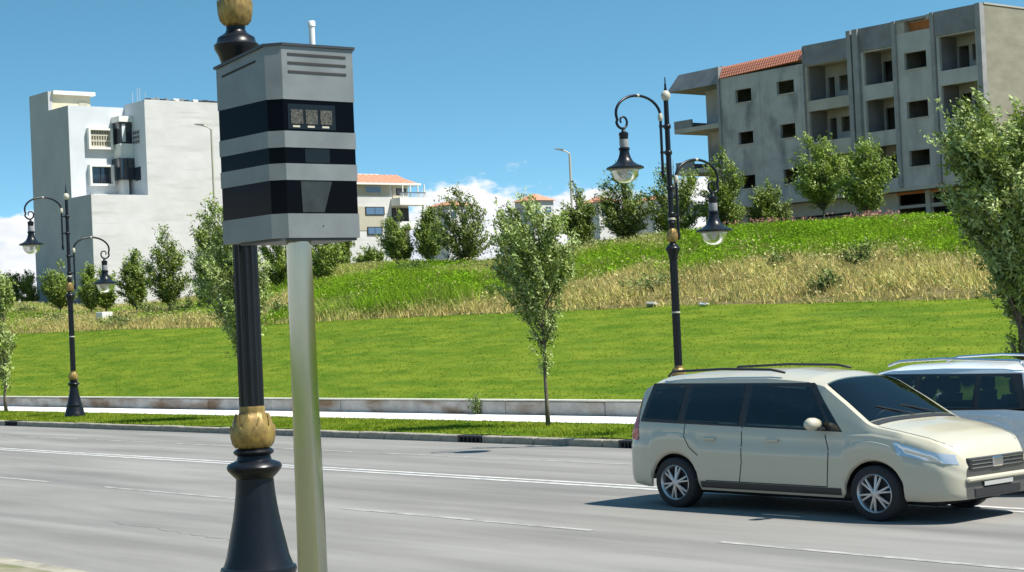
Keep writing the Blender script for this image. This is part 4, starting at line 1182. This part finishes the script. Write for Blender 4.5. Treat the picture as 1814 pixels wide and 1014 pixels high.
def side_patch(cs, poly, sgn, off, nx=10, nz=4, cut=()):
    """poly: (bl, br, tr, tl) in (x, z)"""
    mb = MB(); vs = []; (bl, br, tr, tl) = poly
    for j in range(nz + 1):
        v = j / nz
        for i in range(nx + 1):
            u = i / nx
            x = (bl[0] * (1 - u) + br[0] * u) * (1 - v) + (tl[0] * (1 - u) + tr[0] * u) * v
            z = (bl[1] * (1 - u) + br[1] * u) * (1 - v) + (tl[1] * (1 - u) + tr[1] * u) * v
            vs.append((x, sgn * (cs.side_y(x, z) + off), z))
    n = nx + 1
    fs = [(j * n + i, j * n + i + 1, (j + 1) * n + i + 1, (j + 1) * n + i) for j in range(nz) for i in range(nx)]
    if cut: fs = [f for f in fs if not any(inside(P, sum(vs[q][0] for q in f) / 4, sum(vs[q][2] for q in f) / 4, .012) for P in cut)]
    if sgn > 0: fs = [f[::-1] for f in fs]
    return mb.add(vs, fs)
def top_patch(cs, x0, x1, f0, f1, off, nx=10, ny=14):
    """between x0 and x1, half widths f0 at x0 and f1 at x1 as a fraction of the roof width"""
    vs = []
    for i in range(nx + 1):
        x = x0 + (x1 - x0) * i / nx; f = f0 + (f1 - f0) * i / nx
        h = lerp(x, cs.wr) * f
        dz = (lerp(x + .02, cs.top) - lerp(x - .02, cs.top)) / .04
        ln = math.hypot(1, dz)
        for j in range(ny + 1):
            y = -h + 2 * h * j / ny
            vs.append((x - dz / ln * off, y, cs.top_z(x, y) + off / ln))
    n = ny + 1
    return MB().add(vs, [(i * n + j, (i + 1) * n + j, (i + 1) * n + j + 1, i * n + j + 1) for i in range(nx) for j in range(ny)])
def inside(P, x, z, sh=0.0):
    cx = sum(p[0] for p in P) / 4; cz = sum(p[1] for p in P) / 4
    for (ax, az), (bx, bz) in zip(P, P[1:] + P[:1]):
        l = math.hypot(bx - ax, bz - az)
        if ((bx - ax) * (z - az) - (bz - az) * (x - ax)) / l < sh: return False
    return True
def make_car(cs, paint, name, label, group, hole, ws):
    e = tag(empty(name, (0, 0, 0)), label, 'car', group)
    xs_ = sorted(set(np.round(np.concatenate([np.arange(0, cs.L, .05), [0.0, .015, .03, cs.L - .015, cs.L - .03, cs.L]] + [[c - cs.rad, c - cs.rad + .004, c - cs.rad + .02, c + cs.rad, c + cs.rad - .004, c + cs.rad - .02] for c in cs.wheels]), 4)))
    S_ = [cs.section(x) for x in xs_]
    k = len(S_[0]); vs, fs = [], []
    for x, r in zip(xs_, S_):
        vs += [(x, -y, z) for y, z in r] + [(x, y, z) for y, z in r[:-1][::-1]]
    n = 2 * k - 1
    for i in range(len(xs_) - 1):
        for j in range(n - 1):
            q = [vs[i * n + j], vs[(i + 1) * n + j], vs[(i + 1) * n + j + 1], vs[i * n + j + 1]]
            x_ = sum(p[0] for p in q) / 4; y_ = sum(abs(p[1]) for p in q) / 4; z_ = sum(p[2] for p in q) / 4
            jj = j if j < k - 1 else n - 2 - j
            if jj < 14 and inside(hole, x_, z_, .035): continue
            if jj >= 16 and ws[0] + .03 < x_ < ws[1] - .03 and y_ < lerp(x_, cs.wr) * .88: continue
            fs.append((i * n + j, (i + 1) * n + j, (i + 1) * n + j + 1, i * n + j + 1))
    fs.append(tuple(range(n))[::-1]); fs.append(tuple((len(xs_) - 1) * n + j for j in range(n)))
    MB().add(vs, fs).build('body', paint, e, True, 38)
    MB().cbox(.25, cs.L - .3, -.60, .60, .17, .62, .05).build('underbody', M['blackp'], e)
    for sg in (-1, 1):
        MB().box(.3, cs.L - .3, sg * .62 - .01, sg * .62 + .01, .62, .8).build('wheel_arch_liner', M['blackp'], e)
    W = lerp(cs.L / 2, cs.w)
    # cabin
    MB().box(.35, 3.35, -.74, .74, .40, .44).build('cabin_floor', M['blackp'], e)
    MB().cbox(3.12, 3.5, -.72, .72, .70, .99, .06).build('dashboard', M['blackp'], e)
    for x0, yy in ((2.0, -.37), (2.0, .37), (1.0, -.42), (1.0, 0), (1.0, .42)):
        st = MB().cbox(x0, x0 + .5, yy - .22, yy + .22, .5, .68, .05).build('seat', M['seat'], e)
        bk = MB()
        bk.add([(x0 - .18 + dx * .12 - dz * .0, yy + sy * (.21 - .04 * dz), .62 + dz * .62) if dz == 0 else (x0 - .34 + dx * .10, yy + sy * .19, 1.22) for dz in (0, 1) for sy in (-1, 1) for dx in (0, 1)],
               [(0, 2, 3, 1), (4, 5, 7, 6), (0, 1, 5, 4), (2, 6, 7, 3), (0, 4, 6, 2), (1, 3, 7, 5)]).build('seat_back', M['seat'], st)
        MB().cbox(x0 - .38, x0 - .28, yy - .12, yy + .12, 1.23, 1.42, .03).build('head_rest', M['seat'], st)
    sw_pts = [(2.86 + .06 * math.cos(a), .37 + .18 * math.sin(a), .98 + .17 * math.cos(a)) for a in [2 * math.pi * q / 20 for q in range(21)]]
    MB().tube(sw_pts, .014, 6).build('steering_wheel', M['blackp'], e, True)
    for c in cs.wheels:
        for sg in (-1, 1):
            wv = empty('wheel', (c, sg * (W - .115), .31)); wv.parent = e
            wv.rotation_euler = (math.pi / 2 * 1, 0, 0)
            s_ = 1 if sg < 0 else -1   # local +z points to -y (outwards for sg<0)
            sw_ = lambda P: [(r_, z_ * s_) for r_, z_ in (P if s_ > 0 else P[::-1])]
            MB().lathe(sw_([(.205, -.10), (.285, -.105), (.31, -.08), (.315, 0), (.31, .08), (.285, .105), (.222, .10), (.212, .085), (.208, .03)]), 36).build('tyre', M['rubber'], wv, True, 50)
            rim = MB(); ring = [(.209, .032), (.211, .08), (.220, .098), (.214, .104), (.200, .088), (.194, .032)]
            vs, fs = [], []; nn = 36
            for (r_, z_) in ring:
                for q in range(nn): vs.append((r_ * math.cos(2 * math.pi * q / nn), r_ * math.sin(2 * math.pi * q / nn), z_ * s_))
            for i_ in range(len(ring)):
                for q in range(nn):
                    a_, b_ = i_ * nn, ((i_ + 1) % len(ring)) * nn
                    fs.append((a_ + q, a_ + (q + 1) % nn, b_ + (q + 1) % nn, b_ + q))
            rim.add(vs, fs).build('rim', M['alloy'], wv, True, 40)
            sp = MB()
            for q in range(6):
                a = q * 2 * math.pi / 6 + .3
                for da in (-.16, .16):
                    p0 = Vector((.03 * math.cos(a), .03 * math.sin(a), .085 * s_)); p1 = Vector((.20 * math.cos(a + da), .20 * math.sin(a + da), .07 * s_))
                    sp.tube([p0, p1], [.018, .013], 6)
            sp.lathe(sw_([(.0551, .06), (.05, .09), (.02, .1)]), 16)
            sp.build('spoke_rim', M['alloy'], wv, True, 40)
    return e
def seam_line(cs, pts, sg, e, w=.006):
    vs = []; fs = []
    for i, (x, z) in enumerate(pts):
        a = pts[max(0, i - 1)]; b = pts[min(len(pts) - 1, i + 1)]
        dx, dz = b[0] - a[0], b[1] - a[1]; l = math.hypot(dx, dz); nx_, nz_ = -dz / l * w, dx / l * w
        for s_ in (-1, 1):
            X, Z = x + nx_ * s_, z + nz_ * s_
            vs.append((X, sg * (cs.side_y(X, Z) + .0015), Z))
        if i: fs.append((2 * i - 2, 2 * i, 2 * i + 1, 2 * i - 1))
    return MB().add(vs, fs).build('door_seam', M['dark'], e)
def densify(pts, n=8):
    o = []
    for a, b in zip(pts, pts[1:]):
        o += [(a[0] + (b[0] - a[0]) * i / n, a[1] + (b[1] - a[1]) * i / n) for i in range(n)]
    return o + [pts[-1]]

# beige people carrier
L1 = 4.52
c1 = CarShape(L1,
    top=[(0, .98), (.03, 1.08), (.10, 1.30), (.22, 1.53), (.40, 1.625), (.8, 1.66), (1.5, 1.68), (2.1, 1.68), (2.65, 1.635), (2.9, 1.57), (3.2, 1.36), (3.52, 1.12), (3.62, 1.085), (3.9, 1.04), (4.2, .97), (4.38, .89), (4.47, .79), (4.52, .66)],
    belt=[(0, .92), (.2, 1.04), (1, 1.02), (2.2, .98), (3.3, .97), (3.6, .97), (4.0, .91), (4.3, .81), (4.52, .58)],
    w=[(0, .70), (.03, .76), (.10, .81), (.3, .858), (.8, .875), (3.4, .875), (3.95, .862), (4.2, .82), (4.36, .755), (4.46, .67), (4.52, .56)],
    wr=[(0, .60), (.2, .66), (.5, .655), (2.75, .655), (3.1, .72), (3.5, .79), (3.9, .79), (4.3, .70), (4.52, .5)],
    edge=[(0, .05), (.4, .09), (2.65, .09), (3.1, .07), (3.5, .045), (4.2, .06), (4.52, .05)],
    wheels=(.80, 3.61))
car = make_car(c1, M['paint1'], 'beige_car', 'beige people carrier driving right in the nearest lane, nose cut by the right edge', None, [(.24, 1.06), (3.22, .985), (2.76, 1.535), (.36, 1.535)], (2.88, 3.51))
for sg in (-1, 1):
    ws = [[(.30, 1.10), (.86, 1.08), (.90, 1.50), (.42, 1.50)], [(.96, 1.075), (1.78, 1.03), (1.80, 1.515), (1.0, 1.51)], [(1.88, 1.025), (3.06, 1.0), (2.70, 1.50), (1.90, 1.515)]]
    fr = side_patch(c1, ((.24, 1.06), (3.22, .985), (2.76, 1.535), (.36, 1.535)), sg, .003, 130, 26, ws).build('window_surround', M['blackp'], car, True)
    for k, wq in enumerate(ws):
        side_patch(c1, wq, sg, .007, 14, 6).build('side_window', M['cglass'], car, True)
    tri = side_patch(c1, ((3.10, 1.0), (3.2, .995), (2.93, 1.30), (2.90, 1.28)), sg, .006, 4, 4).build('quarter_window', M['cglass'], car, True)
    for pts in ([(1.84, .975), (1.84, .6), (1.80, .36)], [(1.84, 1.0), (1.84, 1.52)], [(3.0, .95), (3.05, .75), (3.02, .36)], [(.98, 1.05), (.98, .9), (1.06, .76), (1.19, .66)], [(1.06, .36), (3.02, .36)]):
        seam_line(c1, densify(pts), sg, car)
    for x in (1.28, 2.2):
        MB().cbox(x, x + .17, sg * (c1.side_y(x, .86) + .012) - .014, sg * (c1.side_y(x, .86) + .012) + .014, .85, .885, .008).build('door_handle', M['paint1'], car)
    m_ = MB().lathe([(.01, -.12), (.06, -.105), (.085, -.04), (.088, .04), (.06, .09), (.01, .10)], 16)
    mo = m_.build('wing_mirror', M['paint1'], car, True); mo.location = (2.95, sg * .99, 1.08); mo.rotation_euler = (math.pi / 2, 0, 0); mo.scale = (.75, .85, 1.0)
    MB().box(2.91, 3.01, sg * .9 - .05, sg * .9 + .05, 1.01, 1.04).build('mirror_arm', M['blackp'], car)
    # sill trim and rub strip
    side_patch(c1, ((1.22, .27), (3.2, .27), (3.2, .35), (1.22, .35)), sg, .006, 30, 3).build('sill_trim', M['blackp'], car, True)
    # headlight and tail light wrap round the corners
    side_patch(c1, ((3.93, .75), (4.48, .64), (4.44, .745), (3.86, .895)), sg, .006, 24, 6).build('headlight', M['hlamp'], car, True)
    side_patch(c1, ((.02, .84), (.22, .82), (.20, 1.35), (.14, 1.34)), sg, .006, 6, 10).build('tail_light', M['rlamp'], car, True)
    # roof rail
    y = sg * .60
    MB().tube([(.55, y, 1.62), (.62, y, 1.68), (1.4, y, 1.705), (2.1, y, 1.69), (2.3, y, 1.655)], .016, 8).build('roof_rail', M['blackp'], car, True)
    # fog lamp
    MB().lathe([(.05, 0), (.05, .02), (.03, .03)], 14).build('fog_lamp', M['hlamp'], car, True).matrix_local = Matrix.Translation((4.475, sg * .47, .38)) @ Matrix.Rotation(math.pi / 2, 4, 'Y')
top_patch(c1, 2.88, 3.51, .90, .93, .006).build('windscreen', M['cglass'], car, True)
top_patch(c1, 3.515, 3.60, .93, .90, .006, 3).build('cowl', M['blackp'], car, True)
top_patch(c1, .06, .26, .85, .82, .006, 5).build('rear_window', M['cglass'], car, True)
for sg in (-1, 1):   # wipers
    MB().tube([(3.53, sg * .2 + .25, 1.14), (3.36, sg * .2 - .2, 1.25)], .008, 5).build('wiper', M['blackp'], car)
# bonnet seams
for sg in (-1, 1):
    pts = [(x, sg * lerp(x, c1.wr) * .93) for x in np.linspace(3.62, 4.40, 12)]
    vs = []; fs = []
    for i, (x, y) in enumerate(pts):
        vs += [(x, y - .005, c1.top_z(x, y) + .003), (x, y + .005, c1.top_z(x, y) + .003)]
        if i: fs.append((2 * i - 2, 2 * i, 2 * i + 1, 2 * i - 1))
    MB().add(vs, fs).build('bonnet_seam', M['dark'], car)
# front end: grille, intake, plate, bumper line
gx = L1
g = MB().cbox(gx - .05, gx + .012, -.50, .50, .57, .70, .01).build('grille', M['blackp'], car)
for z in (.59, .63, .67):
    MB().box(gx + .0121, gx + .02, -.46, .46, z - .004, z + .004).build('grille_slat', M['chrome'], g)
MB().cbox(gx - .05, gx + .012, -.42, .42, .27, .38, .015).build('lower_intake', M['blackp'], car)
MB().cbox(gx - .02, gx + .035, -.56, .56, .44, .50, .02).build('bumper_bar', M['paint1'], car)
MB().cbox(gx + .013, gx + .022, -.26, .26, .385, .435, .003).build('number_plate', M['plate'], car)
MB().cbox(gx - .03, gx + .03, -.09, .09, .58, .69, .012).build('badge', M['chrome'], car)
MB().cbox(-.03, .03, -.7, .7, .32, .55, .02).build('rear_bumper', M['paint1'], car)
car.scale = (1.12, 1, 1); car.location = (-17.08, 16.68, 0)
BO = c1.wheels

# white estate in the opposite lane
L2_ = 4.6
c2 = CarShape(L2_,
    top=[(0, 1.0), (.05, 1.15), (.14, 1.42), (.3, 1.57), (.7, 1.61), (1.6, 1.625), (2.4, 1.60), (2.75, 1.53), (3.45, 1.09), (3.6, 1.05), (4.1, .99), (4.4, .90), (4.53, .80), (4.6, .62)],
    belt=[(0, .95), (1, 1.02), (3.4, .98), (4.1, .90), (4.6, .58)],
    w=[(0, .72), (.06, .80), (.25, .87), (.8, .9), (3.6, .9), (4.1, .87), (4.4, .78), (4.6, .6)],
    wr=[(0, .62), (.3, .68), (2.6, .67), (3.5, .79), (4.2, .76), (4.6, .5)],
    edge=[(0, .05), (.4, .08), (2.4, .08), (3.5, .05), (4.6, .05)],
    wheels=(.85, 3.62), rad=.38)
car2 = make_car(c2, M['paint2'], 'white_car', 'white estate car with silver roof rails half hidden behind the beige car', None, [(.26, 1.06), (3.2, 1.0), (2.6, 1.49), (.40, 1.49)], (2.72, 3.45))
WS2 = [[(.36, 1.08), (.95, 1.07), (.98, 1.46), (.55, 1.46)], [(1.03, 1.065), (1.88, 1.045), (1.9, 1.475), (1.05, 1.47)], [(1.96, 1.04), (3.02, 1.01), (2.56, 1.46), (1.98, 1.475)]]
for sg in (-1, 1):
    side_patch(c2, ((.26, 1.06), (3.2, 1.0), (2.6, 1.49), (.40, 1.49)), sg, .003, 130, 26, WS2).build('window_surround', M['blackp'], car2, True)
    for wq in WS2:
        side_patch(c2, wq, sg, .007, 14, 6).build('side_window', M['cglass'], car2, True)
    for pts in ([(1.92, 1.0), (1.92, .6), (1.88, .36)], [(3.05, .96), (3.1, .75), (3.07, .36)]):
        seam_line(c2, densify(pts), sg, car2)
    for x in (1.35, 2.3):
        MB().cbox(x, x + .18, sg * (c2.side_y(x, .9) + .012) - .014, sg * (c2.side_y(x, .9) + .012) + .014, .89, .925, .008).build('door_handle', M['paint2'], car2)
    y = sg * .62
    MB().tube([(.4, y, 1.56), (.48, y, 1.64), (1.6, y, 1.68), (2.3, y, 1.655), (2.5, y, 1.60)], .018, 8).build('roof_rail', M['chrome'], car2, True)
    side_patch(c2, ((3.95, .74), (4.55, .66), (4.5, .78), (3.9, .88)), sg, .006, 20, 5).build('headlight', M['hlamp'], car2, True)
    side_patch(c2, ((.03, .82), (.26, .84), (.24, 1.2), (.12, 1.2)), sg, .006, 6, 8).build('tail_light', M['rlamp'], car2, True)
    mo = MB().lathe([(.01, -.12), (.06, -.105), (.085, -.04), (.088, .04), (.06, .09), (.01, .10)], 16).build('wing_mirror', M['paint2'], car2, True)
    mo.location = (2.9, sg * 1.0, 1.08); mo.rotation_euler = (math.pi / 2, 0, 0); mo.scale = (.75, .85, 1)
    MB().box(2.86, 2.96, sg * .91 - .05, sg * .91 + .05, 1.0, 1.03).build('mirror_arm', M['blackp'], car2)
top_patch(c2, 2.72, 3.45, .90, .93, .006).build('windscreen', M['cglass'], car2, True)
top_patch(c2, .06, .26, .85, .82, .006, 5).build('rear_window', M['cglass'], car2, True)
MB().cbox(L2_ - .03, L2_ + .012, -.5, .5, .5, .6, .01).build('grille', M['blackp'], car2)
MB().cbox(L2_ - .03, L2_ + .014, -.26, .26, .36, .45, .004).build('number_plate', M['plate'], car2)
MB().cbox(-.03, .03, -.72, .72, .34, .6, .02).build('rear_bumper', M['paint2'], car2)
car2.rotation_euler = (0, 0, math.pi)
car2.location = (-12.75, 19.55, 0)

# foreground sidewalk debris left out; mark the untagged structure
for o in list(bpy.data.objects):
    if o.name.startswith('near_verge'): o['kind'] = 'structure'
